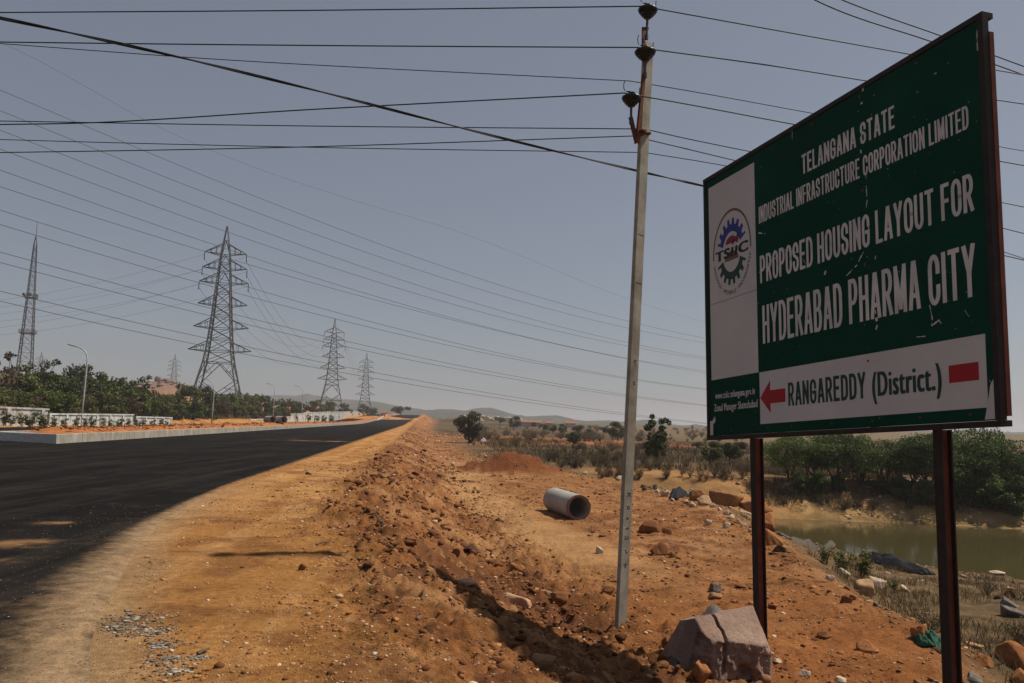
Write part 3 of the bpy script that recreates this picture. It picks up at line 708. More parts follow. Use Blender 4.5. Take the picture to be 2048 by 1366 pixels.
    for i in range(70):
        a, b = rr.choice([(rr.uniform(.12, 1.03), rr.uniform(.73, 3.1)), (rr.uniform(1.08, 3.95), rr.uniform(.14, .7))]); w = rr.uniform(.003, .009)
        sp.add([(a, b, .0073), (a + w, b, .0073), (a + w * .6, b + w, .0073)], [(0, 1, 2)])
    sh(sp.build('rust_speck', M['rust'], panel))
    for a, b in [(q, .085) for q in (.5, 1.2, 1.6, 2.2, 2.75, 3.3, 3.8)] + [(q, 3.16) for q in (.5, 1.36, 2.04, 2.72, 3.4)] + [(2.72, 2.25), (2.72, 1.55), (1.36, 1.55), (2.72, .64)]:
        sh(MB().lathe((a, b, 0), [(.013, 0), (.012, .006), (0, .008)], 8, (0, 0, 1)).build('screw', M['rust'], panel))
    # posts: rolled steel sections, the web seen from their open side
    for a in (.865, 3.44):
        p = Sign.BL + Sign.u * a; foot = -(p[2] - gz(p[0], p[1])) - .45
        for nm, b0, b1, c0, c1, mat in (('flange', -.045, .045, -.028, -.016, M['black']), ('web', -.006, .006, -.128, -.028, M['rustred']), ('flange', -.045, .045, -.142, -.128, M['black'])):
            if nm == 'flange' and c0 == -.028: c0, c1 = -.040, -.026
            top = -.022 if nm != 'x' else 0
            if nm == 'web': c0, c1 = -.128, -.040
            ob = MB().box((a + b0, foot, c0), (a + b1, top, c1)).build('post_' + nm, mat, None); ob.data.transform(Matrix(((1, Sign.SH, 0, 0), (0, 1, 0, 0), (0, 0, 1, 0), (0, 0, 0, 1))))
            if nm == 'web': post = ob
            ob['_p'] = a
        grp = [o for o in bpy.data.objects if o.get('_p') == a]
        web = [o for o in grp if 'web' in o.name][0]; web.parent = root; web.name = 'post'
        for o in grp:
            if o is not web: o.parent = web; o.name = 'flange'
            del o['_p']
sign()

# ------------------------------------------------------------------ electricity pole
def pole():
    Y = G(1241.5, 1244)[1]
    base = P(1241.5, 1243, Y); top = P(1296, 92, Y); ax = top - base; L = np.linalg.norm(ax); ax /= L
    root = empty('electric_pole', (0, 0, 0)); tag(root, 'leaning square grey concrete pole carrying three brown insulators beside the green board', 'utility pole')
    ph = math.radians(38)
    main = np.array((math.sin(ph), -math.cos(ph), 0)); main -= ax * (main @ ax); main /= np.linalg.norm(main); side = np.cross(ax, main)
    w, d = .162, .062                                # wide face seen to the right, narrow one to the left
    def ring(p, k=1.0, c=.008):
        a, b = w / 2 * k, d / 2 * k
        return [p + side * x + main * y for x, y in ((-a + c, -b), (a - c, -b), (a, -b + c), (a, b - c), (a - c, b), (-a + c, b), (-a, b - c), (-a, -b + c))]
    V = []; n = 26
    for i in range(n + 1):
        f = -.05 + 1.05 * i / n; V += ring(base + ax * L * f)
    Fc = [(i * 8 + j, i * 8 + (j + 1) % 8, (i + 1) * 8 + (j + 1) % 8, (i + 1) * 8 + j) for i in range(n) for j in range(8)] + [tuple(range(n * 8, n * 8 + 8))]
    me = np_mesh('shaft', V, Fc, M['concrete']); sh = link('shaft', me, root)
    # marks cut into the face
    mk = MB(); rr = random.Random(3)
    up = ax; rt = -side if (-side)[0] > 0 else side
    def mark(f, strokes, s=.05):
        o = base + ax * L * f + main * (d / 2 + .0006)
        for (x0, y0, x1, y1) in strokes: mk.beam(o + rt * x0 * s + up * y0 * s, o + rt * x1 * s + up * y1 * s, .007, .003, main)
    mark(.205, [(-.5, .9, .6, .9), (.6, .9, .6, -.1), (.1, .9, .2, .3), (.2, .3, -.4, .2)]); mark(.185, [(-.2, .6, .5, .6), (.5, .6, .5, 0), (.5, 0, -.2, 0), (-.2, 0, -.2, .6)])
    mark(.166, [(-.5, .5, .5, .5), (0, .8, 0, .1)]); mark(.15, [(-.5, .4, .6, .4), (.3, .9, .3, 0)]); mark(.134, [(-.4, .9, -.4, .2), (-.4, .2, .5, .2), (.5, .2, .5, .9)], .055)
    mark(.112, [(0, .9, 0, .1), (0, .1, .6, .1)]); mark(.09, [(-.6, .5, .6, .5), (.2, .9, .2, .1), (-.3, .2, .4, -.2)]); mark(.395, [(-.3, .5, .4, .6), (.4, .6, -.2, 0), (-.2, 0, .5, -.1)], .05); mark(.43, [(.4, .9, -.4, .2), (-.2, .6, .5, .7), (.1, -.4, .4, .3)], .06)
    mk.build('lettering', M['dark'], sh)
    for f in (.655, .57):
        cr = MB(); cr.beam(base + ax * L * f + main * (d / 2 + .0005) - rt * .06, base + ax * L * f + main * (d / 2 + .0005) + rt * .06 - up * .004, .006, .003, main)
        cr.build('crack', M['dark'], sh)
    # rusty arms
    Yf = Y - .09
    arm = MB()
    vtx = P(1275, 286, Yf); 
    for q in (P(1289.5, 146, Yf), P(1262.5, 233, Yf)):
        dirv = (q - vtx) / np.linalg.norm(q - vtx)
        arm.beam(vtx, q, .05, .008, main); arm.beam(vtx + main * -.025, q + main * -.025, .008, .05, main)
    arm.build('cross_arm', M['rust'], root)
    cl = MB(); c0 = P(1288, 266, Yf + .06)
    cl.beam(c0 - rt * .10 + main * .02, c0 + rt * .09 + main * .02, .012, .055, main); cl.beam(P(1272, 275, Yf), P(1293, 262, Yf + .03), .05, .01, main)
    for dx in (-.07, .06): cl.beam(c0 + rt * dx + main * .01, c0 + rt * dx + main * .06, .03)
    cl.build('clamp', M['rust'], root)
    pl = MB(); pl.beam(P(1286.5, 98, Yf + .02), P(1287, 55, Yf + .02), .058, .01, main); pl.beam(P(1286.5, 57, Yf + .02), P(1297, 58.5, Yf), .05, .012, main)
    pl.build('top_bracket', M['rust'], root)
    cp = MB(); 
    for k in range(4): cp.beam(top + rt * (-.045 + .03 * k), top + rt * (-.05 + .03 * k) + ax * .04, .012)
    cp.beam(top - rt * .065 + ax * .018, top + rt * .065 + ax * .018, .05, .03, main); cp.build('pole_cap', M['concrete'], root)
    # pin insulators
    for (px, py, wpx, bx, by) in ((1295.5, 24, 37, 1293, 74), (1290.5, 108, 40, 1290.5, 150), (1262.6, 200, 36, 1262, 243)):
        c = P(px, py, Yf); R = wpx / 2 / F_PX * Y * 1.12
        foot = P(bx, by, Yf); axv = c - foot; axv /= np.linalg.norm(axv)
        b = MB(); b.lathe(c - axv * .078, [(.0, -.012), (R * .34, -.012), (R * .42, .0), (R * .40, .02), (R * .62, .024), (R * .66, .04), (R * .60, .05), (R * .80, .055), (R * .94, .085), (R, .105), (R * .96, .118), (R * .6, .135), (R * .42, .14), (R * .36, .15), (R * .42, .163), (R * .38, .175), (.0, .178)], 22, axv)
        ins = b.build('insulator', M['porcelain'], root, True)
        pn = MB(); pn.tube([c - axv * .085, foot + axv * .02], .017, 8); pn.tube([foot - axv * .035, foot + axv * .03], .026, 6); pn.build('pin', M['alu'], ins)
        wr = MB(); t0 = c + axv * .085
        wr.tube([t0 - rt * .10, t0 - rt * .07 + main * .03, t0 + rt * .07 + main * .03, t0 + rt * .10], .008, 6)
        for sgn in (-1, 1):
            e = t0 + rt * sgn * .12; wr.tube([e, e + rt * sgn * .025 + ax * .03, e + rt * sgn * .03 + ax * .09, e + rt * sgn * (.03 - .02 * (sgn < 0)) + ax * .13], .006, 5)
        wr.build('binding_wire', M['alu'], ins)
pole()

# ------------------------------------------------------------------ wires
def wire(name, pts, rad, label, group, mat='cable', n=6, cat='wire', sub=24):
    """pts: (px, py, depth); interpolated smoothly between in image order"""
    k0 = [i for i, p in enumerate(pts) if 1240 <= p[0] <= 1322]; pts = [p for i, p in enumerate(pts) if i not in k0[1:]]; cut = list(range(k0[0] + 1)) if k0 else []
    X = [P(*p) for p in pts]; A = np.array(X); t = np.concatenate([[0], np.cumsum(np.linalg.norm(np.diff(A, axis=0), axis=1))]); 
    if len(A) < 3: Q = A
    elif 1 < len(cut) < len(A) - 1: Q = np.array(catmull(A[:cut[-1] + 1], sub) + catmull(A[cut[-1]:], sub)[1:])
    else: Q = np.array(catmull(A, sub))
    e0, e1 = Q[0] - Q[1], Q[-1] - Q[-2]; Q = np.vstack([Q[0] + e0 / np.linalg.norm(e0) * 45, Q, Q[-1] + e1 / np.linalg.norm(e1) * 45])      # on to the next poles, out of the picture
    o = MB().tube(list(Q), rad, n).build(name, M[mat], None, True); tag(o, label, cat, group); return o
def catmull(A, k):
    """smooth curve through unevenly spaced points (no overshoot)"""
    A = np.asarray(A, float); t = np.concatenate([[0], np.cumsum(np.linalg.norm(np.diff(A, axis=0), axis=1))]); h = np.diff(t); dl = np.diff(A, axis=0) / h[:, None]
    m = np.zeros_like(A); m[0] = dl[0]; m[-1] = dl[-1]; m[1:-1] = (dl[:-1] * h[1:, None] + dl[1:] * h[:-1, None]) / (h[:-1] + h[1:])[:, None]
    out = []
    for i in range(len(A) - 1):
        for j in range(k):
            u = j / k; out.append((2 * u ** 3 - 3 * u * u + 1) * A[i] + (u ** 3 - 2 * u * u + u) * h[i] * m[i] + (3 * u * u - 2 * u ** 3) * A[i + 1] + (u ** 3 - u * u) * h[i] * m[i + 1])
    out.append(A[-1]); return out
def near_wires():
    g = 'wires strung across the road at the concrete pole'
    D = 10.1
    wire('overhead_wire', [(-500, 29, 11.4), (0, 25, 10.8), (640, 20.5, 10.3), (1285, 12.5, D), (1318, 18, D), (1560, 62, 10.6), (1820, 108.5, 11.3), (2048, 150, 12), (2500, 222, 13.5)], .0085, 'topmost thin black wire, tied to the insulator on the pole tip', g)
    wire('overhead_wire', [(-500, 76, 11.4), (0, 84, 10.8), (640, 91, 10.3), (1276, 95, D), (1315, 97.5, D), (1560, 134, 10.6), (1735, 162, 11), (2048, 208, 12), (2500, 275, 13.5)], .0085, 'thin black wire tied to the middle insulator, just under the pole tip', g)
    wire('overhead_wire', [(-500, 52, 15), (0, 87, 14), (380, 115, 13.5), (1260, 162, 13), (1350, 177, 13), (1628, 227, 13.5), (2048, 302, 15), (2500, 380, 17)], .0075, 'thin wire passing behind the pole between its two upper insulators and the lower one', g)
    wire('overhead_wire', [(-500, 262, 11.6), (0, 249, 10.9), (130, 247, 10.8), (640, 218, 10.3), (1248, 186, D), (1282, 190, D), (1350, 204, 10.3), (1590, 249, 10.9), (2048, 331, 12.2), (2500, 410, 14)], .0085, 'thin black wire tied to the lowest insulator on the rusty side arm', g)
    wire('overhead_wire', [(-500, 234, 15), (0, 242, 14), (620, 252, 13.2), (1290, 258, 12.8), (1350, 272, 12.8), (1500, 303, 13), (2048, 414, 15), (2500, 505, 17)], .0085, 'thin wire passing behind the rusty arm at the height of its clamp', g)
    wire('overhead_wire', [(-500, 309, 14.5), (0, 305, 13.5), (640, 293, 13), (1265, 272, 12.6), (1300, 277, 12.6), (1470, 321, 13), (2048, 467, 15), (2500, 580, 17)], .0085, 'thin wire rising from the left frame edge to the foot of the V shaped arm', g)
    wire('overhead_wire', [(-500, 262, 15.5), (0, 279, 14.5), (640, 295, 13.8), (1290, 305, 13.4), (1453, 332, 13.6), (2048, 517, 15.5), (2500, 660, 17)], .0075, 'lowest of the thin wires crossing behind the concrete pole', g)
    for k in (0, 1):
        X = [P(a, b, d) for a, b, d in ((-400, -40, 7.4), (0, 36, 8.2), (300, 101, 8.9), (640, 183, 9.8), (960, 265, 10.7), (1290, 345, 11.8), (1408, 372, 12.3), (2048, 520, 15), (2600, 640, 19))]
        X = [2.2 * X[0] - 1.2 * X[1]] + X + [2.2 * X[-1] - 1.2 * X[-2]]; Q = np.array(catmull(np.array(X), 40)); ph = np.arange(len(Q)) * .10 + k * math.pi
        Q = Q + np.stack([0 * ph, .010 * np.cos(ph), .010 * np.sin(ph)], 1)
        if k == 0: MBc = MB()
        MBc.tube(list(Q), .0095, 6)
    o = MBc.build('service_cable', M['cable'], None, True); tag(o, 'thick twisted black cable slanting from the upper left down behind the board', 'cable')
    for i, (pts, l) in enumerate(((((1560, -36, 15), (1630, 0, 15), (1862, 83, 16), (2048, 150, 17), (2400, 278, 20)), 'lower of two thick wires cutting the corner of sky above the board'), (((1600, -36, 15.5), (1685, 0, 15.5), (1880, 71, 16.5), (2048, 133, 17.5), (2400, 262, 21)), 'upper of two thick wires cutting the corner of sky above the board'))):
        wire('overhead_wire', pts, .014, l, 'pair of wires above the board')
near_wires()

# ------------------------------------------------------------------ lattice pylons and their lines
def lattice_panel(mb, A, B, w, pat='X'):
    """A, B: the four corner points of two levels"""
    for i in range(4):
        j = (i + 1) % 4
        if pat == 'X': mb.beam(A[i], B[j], w); mb.beam(A[j], B[i], w)
        else: m = (B[i] + B[j]) / 2; mb.beam(A[i], m, w); mb.beam(A[j], m, w)
        mb.beam(B[i], B[j], w)
def pylon(name, base, H, rz, label, group, thick=1.0, detail=1, arms=True):
    root = empty(name, base, rz); tag(root, label, 'pylon', group)
    S = H / 45.0
    lv = [(0, 5.6), (5.2, 4.75), (12.6, 3.15), (15.2, 2.75), (18.2, 2.45), (20.6, 2.25), (23.6, 2.0), (26, 1.85), (29, 1.65), (31.2, 1.5), (34, 1.3), (36, 1.15), (38, 1.0), (45, .06)]
    ring = lambda z, h: [np.array((sx * h * S, sy * h * S, z * S)) for sx, sy in ((-1, -1), (1, -1), (1, 1), (-1, 1))]
    R = [ring(*l) for l in lv]; tw = .27 * thick; dw = .125 * thick
    mb = MB()
    for k in range(len(R) - 1):
        for i in range(4): mb.beam(R[k][i], R[k + 1][i], tw * (1 if k < 8 else .75))
    # splayed foot: inverted V in every face up to the waist, with secondary bracing
    waist = R[2]; foot = R[0]; mid = R[1]
    for i in range(4):
        j = (i + 1) % 4; top = (waist[i] + waist[j]) / 2; ctr = (mid[i] + mid[j]) / 2
        mb.beam(waist[i], waist[j], dw * 1.2)
        qi = foot[i] + (waist[i] - foot[i]) * .66; qj = foot[j] + (waist[j] - foot[j]) * .66
        mb.beam(qi, top, dw * 1.2); mb.beam(qj, top, dw * 1.2)
        mb.beam(qi, ctr, dw * 1.2); mb.beam(qj, ctr, dw * 1.2); mb.beam(mid[i], mid[j], dw * 1.1)
        mb.beam(ctr, foot[i], dw); mb.beam(ctr, foot[j], dw)
        for q, f, w_ in ((qi, foot[i], waist[i]), (qj, foot[j], waist[j])):
            mb.beam((q + top) / 2, (q + w_) / 2, dw * .7); mb.beam((q + ctr) / 2, (q + f) / 2, dw * .7); mb.beam((q + top) / 2, w_, dw * .6)
            mb.beam((q + ctr) / 2, q + (f - q) * .25, dw * .6); mb.beam((ctr + f) / 2, f + (q - f) * .35, dw * .7)
    for k in range(2, len(R) - 2): lattice_panel(mb, R[k], R[k + 1], dw, 'X' if (k % 2 == 0 or k < 8) else 'V')
    lattice_panel(mb, R[-2], [q * .5 + R[-1][i] * .5 for i, q in enumerate(R[-2])], dw * .7, 'V')
    mb.build('tower_body', M['steel'], root)
    tips = []
    for (zb, h, reach, top_ar) in ((15.2, 2.75, 7.0, 0), (20.6, 2.25, 6.1, 0), (26.0, 1.85, 5.5, 0), (31.2, 1.5, 5.5, 1), (34.6, 1.25, 5.0, 1), (38.2, 1.0, 4.7, 1)):
        for sx in (-1, 1):
            ab = MB(); tip = np.array((sx * reach * S, 0, (zb + .35) * S)); rise = 2.3 * S
            lo = [np.array((sx * h * S, sy * h * S, zb * S)) for sy in (-1, 1)]; hi = [np.array((sx * h * .9 * S, sy * h * .9 * S, zb * S + rise)) for sy in (-1, 1)]
            for q in lo: ab.beam(q, tip, dw * 1.25)
            for q in hi: ab.beam(q, tip, dw * 1.25)
            ab.beam(*lo, dw); ab.beam(*hi, dw)
            for f in (.3, .62):
                ab.beam(lo[0] + (tip - lo[0]) * f, lo[1] + (tip - lo[1]) * f, dw * .7); ab.beam(lo[0] + (tip - lo[0]) * f, hi[0] + (tip - hi[0]) * f, dw * .7); ab.beam(lo[1] + (tip - lo[1]) * f, hi[1] + (tip - hi[1]) * f, dw * .7)
            ao = ab.build('cross_arm', M['steel'], root)
            if top_ar:
                ib = MB(); e = tip + np.array((0, 0, -2.0 * S)); ib.lathe(tip, [(.02, 0), (.05, -.2)] + [(r * thick, -.3 - .16 * q * S) for q in range(10) for r in (.06, .13)] + [(.05, -2.0 * S), (.0, -2.05 * S)], 6)
                ib.build('insulator_string', M['porcelain'], ao); tips.append((sx, tip))
    rot = Matrix.Rotation(rz, 3, 'Z')
    return root, [(sx, np.array(rot @ Vector(t)) + np.array(base)) for sx, t in tips], np.array((0, 0, H)) + np.array(base)
PG = 'row of lattice pylons beyond the thicket'
def pyl(name, px, pyb, pyt, Y, label, group, rz=0.25, thick=1.0):
    b = P(px, pyb, Y); t = P(px, pyt, Y); b[2] = min(b[2], gz(b[0], b[1])); return pylon(name, b, t[2] - b[2], rz, label, group, thick)
p1 = pyl('lattice_pylon', 432, 826, 452, 195, 'tallest dark lattice pylon, rising over the thicket by the far lamps', PG, .22, 1.0)
p2 = pyl('lattice_pylon', 661.5, 822, 638, 405, 'middle lattice pylon, second largest, above the far end of the white wall', PG, .2, 1.15)
p3 = pyl('lattice_pylon', 729, 820, 706, 675, 'third and faintest lattice pylon of the row, nearest the far road', PG, .2, 1.4)
p4 = pyl('lattice_pylon', 1762, 892, 738, 450, 'lattice pylon mostly hidden behind the green board, its legs over the acacias', 'pylons of the crossing line', .5, 1.1)
p5 = pyl('lattice_pylon', 346, 778, 708, 1000, 'tiny hazy pylon standing on the pale rocky hill', 'far hazy pylons', .3, 1.6)
p6 = pyl('lattice_pylon', 79, 760, 703, 1050, 'tiny hazy pylon just right of the telecom mast', 'far hazy pylons', .3, 1.6)
def sag(a, b, s, n=24):
    a = np.array(a); b = np.array(b); return [a + (b - a) * k - np.array((0, 0, 4 * s * k * (1 - k))) for k in np.linspace(0, 1, n)]
def far_lines():
    lev = ['upper', 'middle', 'lower']
    L = {(-1): 'left', 1: 'right'}
    def span(pa, pb, s, rad, where, group):
        A = sorted([(sx, -t[2], t) for sx, t in pa[1]], key=lambda q: (q[0], q[1])); Bq = sorted([(sx, -t[2], t) for sx, t in pb[1]], key=lambda q: (q[0], q[1]))
        for i, (a, b) in enumerate(zip(A, Bq)):
            o = MB().tube(sag(a[2] - np.array((0, 0, 1.6)), b[2] - np.array((0, 0, 1.4)), s), rad * .75, 4).build('conductor', M['alu'], None, True)
            tag(o, 'sagging conductor on the %s side, %s level, %s' % ('road' if a[0] > 0 else 'thicket', lev[i % 3], where), 'power line', group)
    span(p1, p2, 13, .055, 'between tallest and middle pylon', 'conductors between the first two pylons')
    span(p2, p3, 13, .05, 'between middle and third pylon', 'conductors between the last two pylons')
    A = sorted([(sx, -t[2], t) for sx, t in p1[1]], key=lambda q: (q[0], q[1]))
    for i, (sx, zz, a) in enumerate(A):
        b = P(-420 , 575 + 26 * (i % 3) + 14 * (sx > 0), 330)
        o = MB().tube(sag(a - np.array((0, 0, .6)), b, 10), .028, 4).build('conductor', M['alu'], None, True)
        tag(o, 'faint conductor passing the telecom mast, %s level, from the tallest pylon\'s %s side' % (lev[i % 3], 'road' if sx > 0 else 'thicket'), 'power line', 'conductors leaving the tallest pylon')
    xs = (0, 500, 900, 1255, 1412)
    ys = [(180, 388.6, 537, 643, 676.5), (221, 420, 559.7, 656.6, 686), (260, 453, 591, 685, 715), (298, 480, 606.5, 692.5, 718), (340, 513.6, 634.7, 717, 742), (373, 530, 638, 718.5, 746),
          (420, 575, 684, 755, 778), (449, 593, 692, 757, 780), (504, 636.6, 727, 790, 810), (525, 650, 736, 792, 812), (582, 696, 770.6, 830, 845), (602, 711, 780, 832.5, 846.5)]
    num = ['first', 'second', 'third', 'fourth', 'fifth', 'sixth', 'seventh', 'eighth', 'ninth', 'tenth', 'eleventh', 'twelfth']
    dep = lambda x: 1 / (.00909 - 3.91e-6 * x)
    for i, y in enumerate(ys):
        c = np.polyfit(xs, y, 3); ends = [(-700, np.polyval(np.polyfit(xs[:3], y[:3], 2), -700))]
        X = np.linspace(-300, 1412, 40); pts = [P(x, np.polyval(c, x), dep(x)) for x in X]
        # end at the pylon behind the board
        e = P(1762 + (9 if i % 2 else -9), [752, 756, 768, 772, 784, 788, 803, 806, 822, 826, 842, 846][i], 450)
        pts.append(e)
        rad = [.042] * len(pts)
        o = MB().tube(pts, rad, 4).build('conductor', M['alu'], None, True)
        tag(o, '%s from the top of twelve thin conductors sweeping down across the sky to the board' % num[i], 'power line', 'twelve conductors crossing the sky')
    pts = [P(x, y, dep(x)) for x, y in ((-300, -40), (35, 100), (330, 260), (510, 335), (680, 392), (900, 458), (1240, 592), (1412, 645))] + [P(1762, 736, 450)]
    o = MB().tube(catmull(np.array(pts), 8), .022, 4).build('earth_wire', M['alu'], None, True)
    tag(o, 'very faint single wire sweeping above the twelve crossing conductors', 'power line')
far_lines()

def mast():
    b = P(49, 778, 250); t = P(77, 470, 250); H = t[2] - b[2]
    b = P(46, 778, 250)
    root = empty('telecom_mast', b, .35); tag(root, 'slender grey lattice telecom mast with two platforms near the left edge', 'mast')
    ring = lambda z, h: [np.array((sx * h, sy * h, z)) for sx, sy in ((-1, -1), (1, -1), (1, 1), (-1, 1))]
    zs = list(np.linspace(0, H * .93, 17)); hw = [2.15 + (.42 - 2.15) * (z / (H * .93)) ** .92 for z in zs]
    R = [ring(z, h) for z, h in zip(zs, hw)]; mb = MB()
    for k in range(16):
        for i in range(4): mb.beam(R[k][i], R[k + 1][i], .24 if k < 9 else .18)
        lattice_panel(mb, R[k], R[k + 1], .08, 'X')
    for i in range(4): mb.beam(R[-1][i], (0, 0, H), .16)
    mb.beam((0, 0, H), (0, 0, H + 4), .12); mb.build('mast_body', M['steel'], root)
    for f in (.355, .585):
        z = H * f; h = 2.15 + (.42 - 2.15) * (f / .93) ** .92 + .7; pb = MB()
        pb.box((-h, -h, z), (h, h, z + .14)); 
        for i in range(4):
            a = [(-h, -h), (h, -h), (h, h), (-h, h)][i]; c = [(-h, -h), (h, -h), (h, h), (-h, h)][(i + 1) % 4]
            for zz in (.6, 1.15): pb.beam((*a, z + zz), (*c, z + zz), .07)
            for k in np.linspace(0, 1, 5)[:-1]: pb.beam((a[0] + (c[0] - a[0]) * k, a[1] + (c[1] - a[1]) * k, z), (a[0] + (c[0] - a[0]) * k, a[1] + (c[1] - a[1]) * k, z + 1.15), .07)
        po = pb.build('platform', M['steel'], root)
        if f > .5:
            for a in ((-h, 0), (h, -.4), (0, -h), (-h, -h)):
                MB().lathe((a[0], a[1], z + .9), [(0, -.2), (.45, -.1), (.5, .1), (0, .2)], 10, (a[0], a[1], 0)).build('dish', M['steel'], po)
mast()

def lamps():
    for (px, pyb, px1, pyt, hx, hy, Y, label) in ((164, 822, 174.5, 722, 146, 692, 90, 'tall bare curved street lamp in front of the thicket, first beyond the white wall'), (424.5, 822, 428, 786, 409, 757, 141, 'street lamp standing in front of the tallest pylon\'s legs'),
                                             (547, 812, 549.5, 783, 536.5, 768, 205, 'pale street lamp between the tallest and the middle pylon'), (604, 815, 606, 787, 593, 772, 232, 'dark street lamp just left of the middle pylon')):
        b = P(px, pyb, Y); m_ = P(px1, pyt, Y); e = P(hx, hy, Y); b[2] = gz(b[0], b[1]) - .2
        up = m_ - b; root = empty('street_lamp', b); tag(root, label, 'street lamp', 'street lamps along the far carriageway')
        pts = [np.zeros(3), up * .5, up]
        c1 = up + up / np.linalg.norm(up) * (e[2] - m_[2]) * .9
        pts += [((1 - k) ** 2) * up + 2 * k * (1 - k) * c1 + k * k * (e - b) for k in np.linspace(.15, .9, 8)]
        rad = [.11, .095, .08] + [.07] * 8
        MB().tube(pts, rad, 8).build('lamp_post', M['lampgrey'], root, True)
        d = pts[-1] - pts[-2]; d /= np.linalg.norm(d); q = pts[-1]
        MB().beam(q - d * .1, q + d * .9, .3, .13).build('lamp_head', M['lampgrey'], root)
lamps()
# ------------------------------------------------------------------ boundary wall beyond the far carriageway
def walls():
    def seg(px0, px1, t0, t1, d0, d1, label, pill=3.2, cop=True):
        a = P(px0, t0, d0); b = P(px1, t1, d1); L = math.hypot(b[0] - a[0], b[1] - a[1]); ang = math.atan2(b[1] - a[1], b[0] - a[0])
        root = empty('boundary_wall', (a[0], a[1], 0), ang); tag(root, label, 'wall', 'stepped white boundary wall')
        zt0, zt1 = a[2], b[2]; zb = min(gz(a[0], a[1]), gz(b[0], b[1])) - .5
        w = MB().add([(0, -.11, zb), (L, -.11, zb), (L, .11, zb), (0, .11, zb), (0, -.11, zt0 - .09), (L, -.11, zt1 - .09), (L, .11, zt1 - .09), (0, .11, zt0 - .09)],
                     [(0, 3, 2, 1), (4, 5, 6, 7), (0, 1, 5, 4), (1, 2, 6, 5), (2, 3, 7, 6), (3, 0, 4, 7)]).build('wall_panel', M['whitewash'], root)
        c = MB().add([(-.08, -.2, zt0 - .088), (L + .08, -.2, zt1 - .088), (L + .08, .2, zt1 - .088), (-.08, .2, zt0 - .088), (-.08, -.2, zt0 + .08), (L + .08, -.2, zt1 + .08), (L + .08, .2, zt1 + .08), (-.08, .2, zt0 + .08)],
                     [(0, 3, 2, 1), (4, 5, 6, 7), (0, 1, 5, 4), (1, 2, 6, 5), (2, 3, 7, 6), (3, 0, 4, 7)]).build('coping', M['whitewash'], root)
        for k in range(int(L / pill) + 1):
            x = min(.18 + k * pill, L - .18); z = zt0 + (zt1 - zt0) * x / L
            MB().box((x - .17, -.2, zb), (x + .17, -.112, z - .09)).build('pillar', M['whitewash'], root)
    seg(-60, 95, 812, 818.5, 74, 80, 'tallest stretch of white boundary wall, at the left edge of the frame')
    seg(96, 265, 828, 829.5, 80, 99, 'middle stretch of white boundary wall behind young plants, under the first lamp')
    seg(270, 342, 833.5, 835.5, 101, 114, 'short low stretch of white wall ending where the thicket reaches the road')
    seg(500, 546, 839.5, 837, 180, 198, 'low white wall stub left of the two concrete pipes')
    seg(547, 582, 836, 833.5, 199, 211, 'low white wall directly behind the two concrete pipes')
    seg(581, 611, 828, 827, 213, 226, 'white wall block right behind the standing person')
    seg(606, 661, 826, 823.5, 228, 270, 'long white wall stretch just right of the standing person')
    seg(662, 716, 824, 823, 272, 375, 'white wall stretch in front of the middle pylon')
    seg(716, 739, 824, 835, 375, 400, 'downhill end of the white wall by the grey green bush')
    seg(754, 768, 841, 831, 300, 330, 'small slanting white wall piece beside the red cut', 8)
walls()

# ------------------------------------------------------------------ vegetation
LEAF = dict(
    dark=mat_island('leaf_dark', [(.0, (.020, .036, .008)), (.5, (.058, .086, .018)), (1, (.12, .15, .036))], .75, .22),
    olive=mat_island('leaf_olive', [(.0, (.04, .050, .014)), (.5, (.088, .102, .028)), (1, (.15, .16, .055))], .8, .22),
    pale=mat_island('leaf_pale', [(.0, (.05, .06, .035)), (.5, (.09, .10, .055)), (1, (.14, .15, .085))], .8, .22),
    acacia=mat_island('leaf_acacia', [(.0, (.026, .050, .013)), (.5, (.064, .105, .028)), (1, (.135, .180, .052))], .75, .25),
    dull=mat_island('leaf_dull', [(.0, (.05, .05, .024)), (.5, (.095, .085, .045)), (1, (.15, .13, .07))], .8, .2),
    russet=mat_island('leaf_russet', [(.0, (.045, .034, .018)), (.5, (.085, .062, .034)), (1, (.14, .105, .06))], .8, .2),
    dry=mat_island('dry_twig', [(.0, (.045, .032, .02)), (.5, (.09, .064, .04)), (1, (.16, .12, .075))], .9, 0),
    straw=mat_island('straw', [(.0, (.055, .04, .023)), (.45, (.105, .077, .04)), (1, (.20, .15, .075))], .9, .15),
    grass=mat_island('grass_blades', [(.0, (.055, .042, .019)), (.45, (.135, .098, .046)), (1, (.26, .19, .095))], .9, .15),
    bark=mat_var('bark', (.05, .036, .025), (.11, .085, .06), 8, .95, 40, .4, .01))
def leaf_cloud(cl, n, size, g, asp=1.7, shell=.55, droop=0.0):
    """cl: list of (x,y,z,rx,rz); leaves strewn through each clump, denser to its outside"""
    cl = np.array(cl); w = cl[:, 3] ** 2; w /= w.sum(); i = g.choice(len(cl), n, p=w); c = cl[i]
    d = g.normal(size=(n, 3)); d /= np.linalg.norm(d, axis=1)[:, None]
    r = (shell + (1 - shell) * g.random(n) ** .7) * (1 + .28 * (g.random(n) ** 4))
    p = c[:, :3] + d * r[:, None] * np.stack([c[:, 3], c[:, 3], c[:, 4]], 1)
    nrm = d * .5 + g.normal(size=(n, 3)) * .8 + np.array((0, 0, .5)); nrm /= np.linalg.norm(nrm, axis=1)[:, None]
    t = np.cross(nrm, g.normal(size=(n, 3))); t /= np.linalg.norm(t, axis=1)[:, None]; b = np.cross(nrm, t)
    s = size * g.uniform(.55, 1.35, n)[:, None] / 2; a = asp ** .5
    V = np.stack([p - t * s * a, p + b * s / a * .9, p + t * s * a, p - b * s / a * .9], 1).reshape(-1, 3)
    return V, np.arange(n * 4).reshape(n, 4)
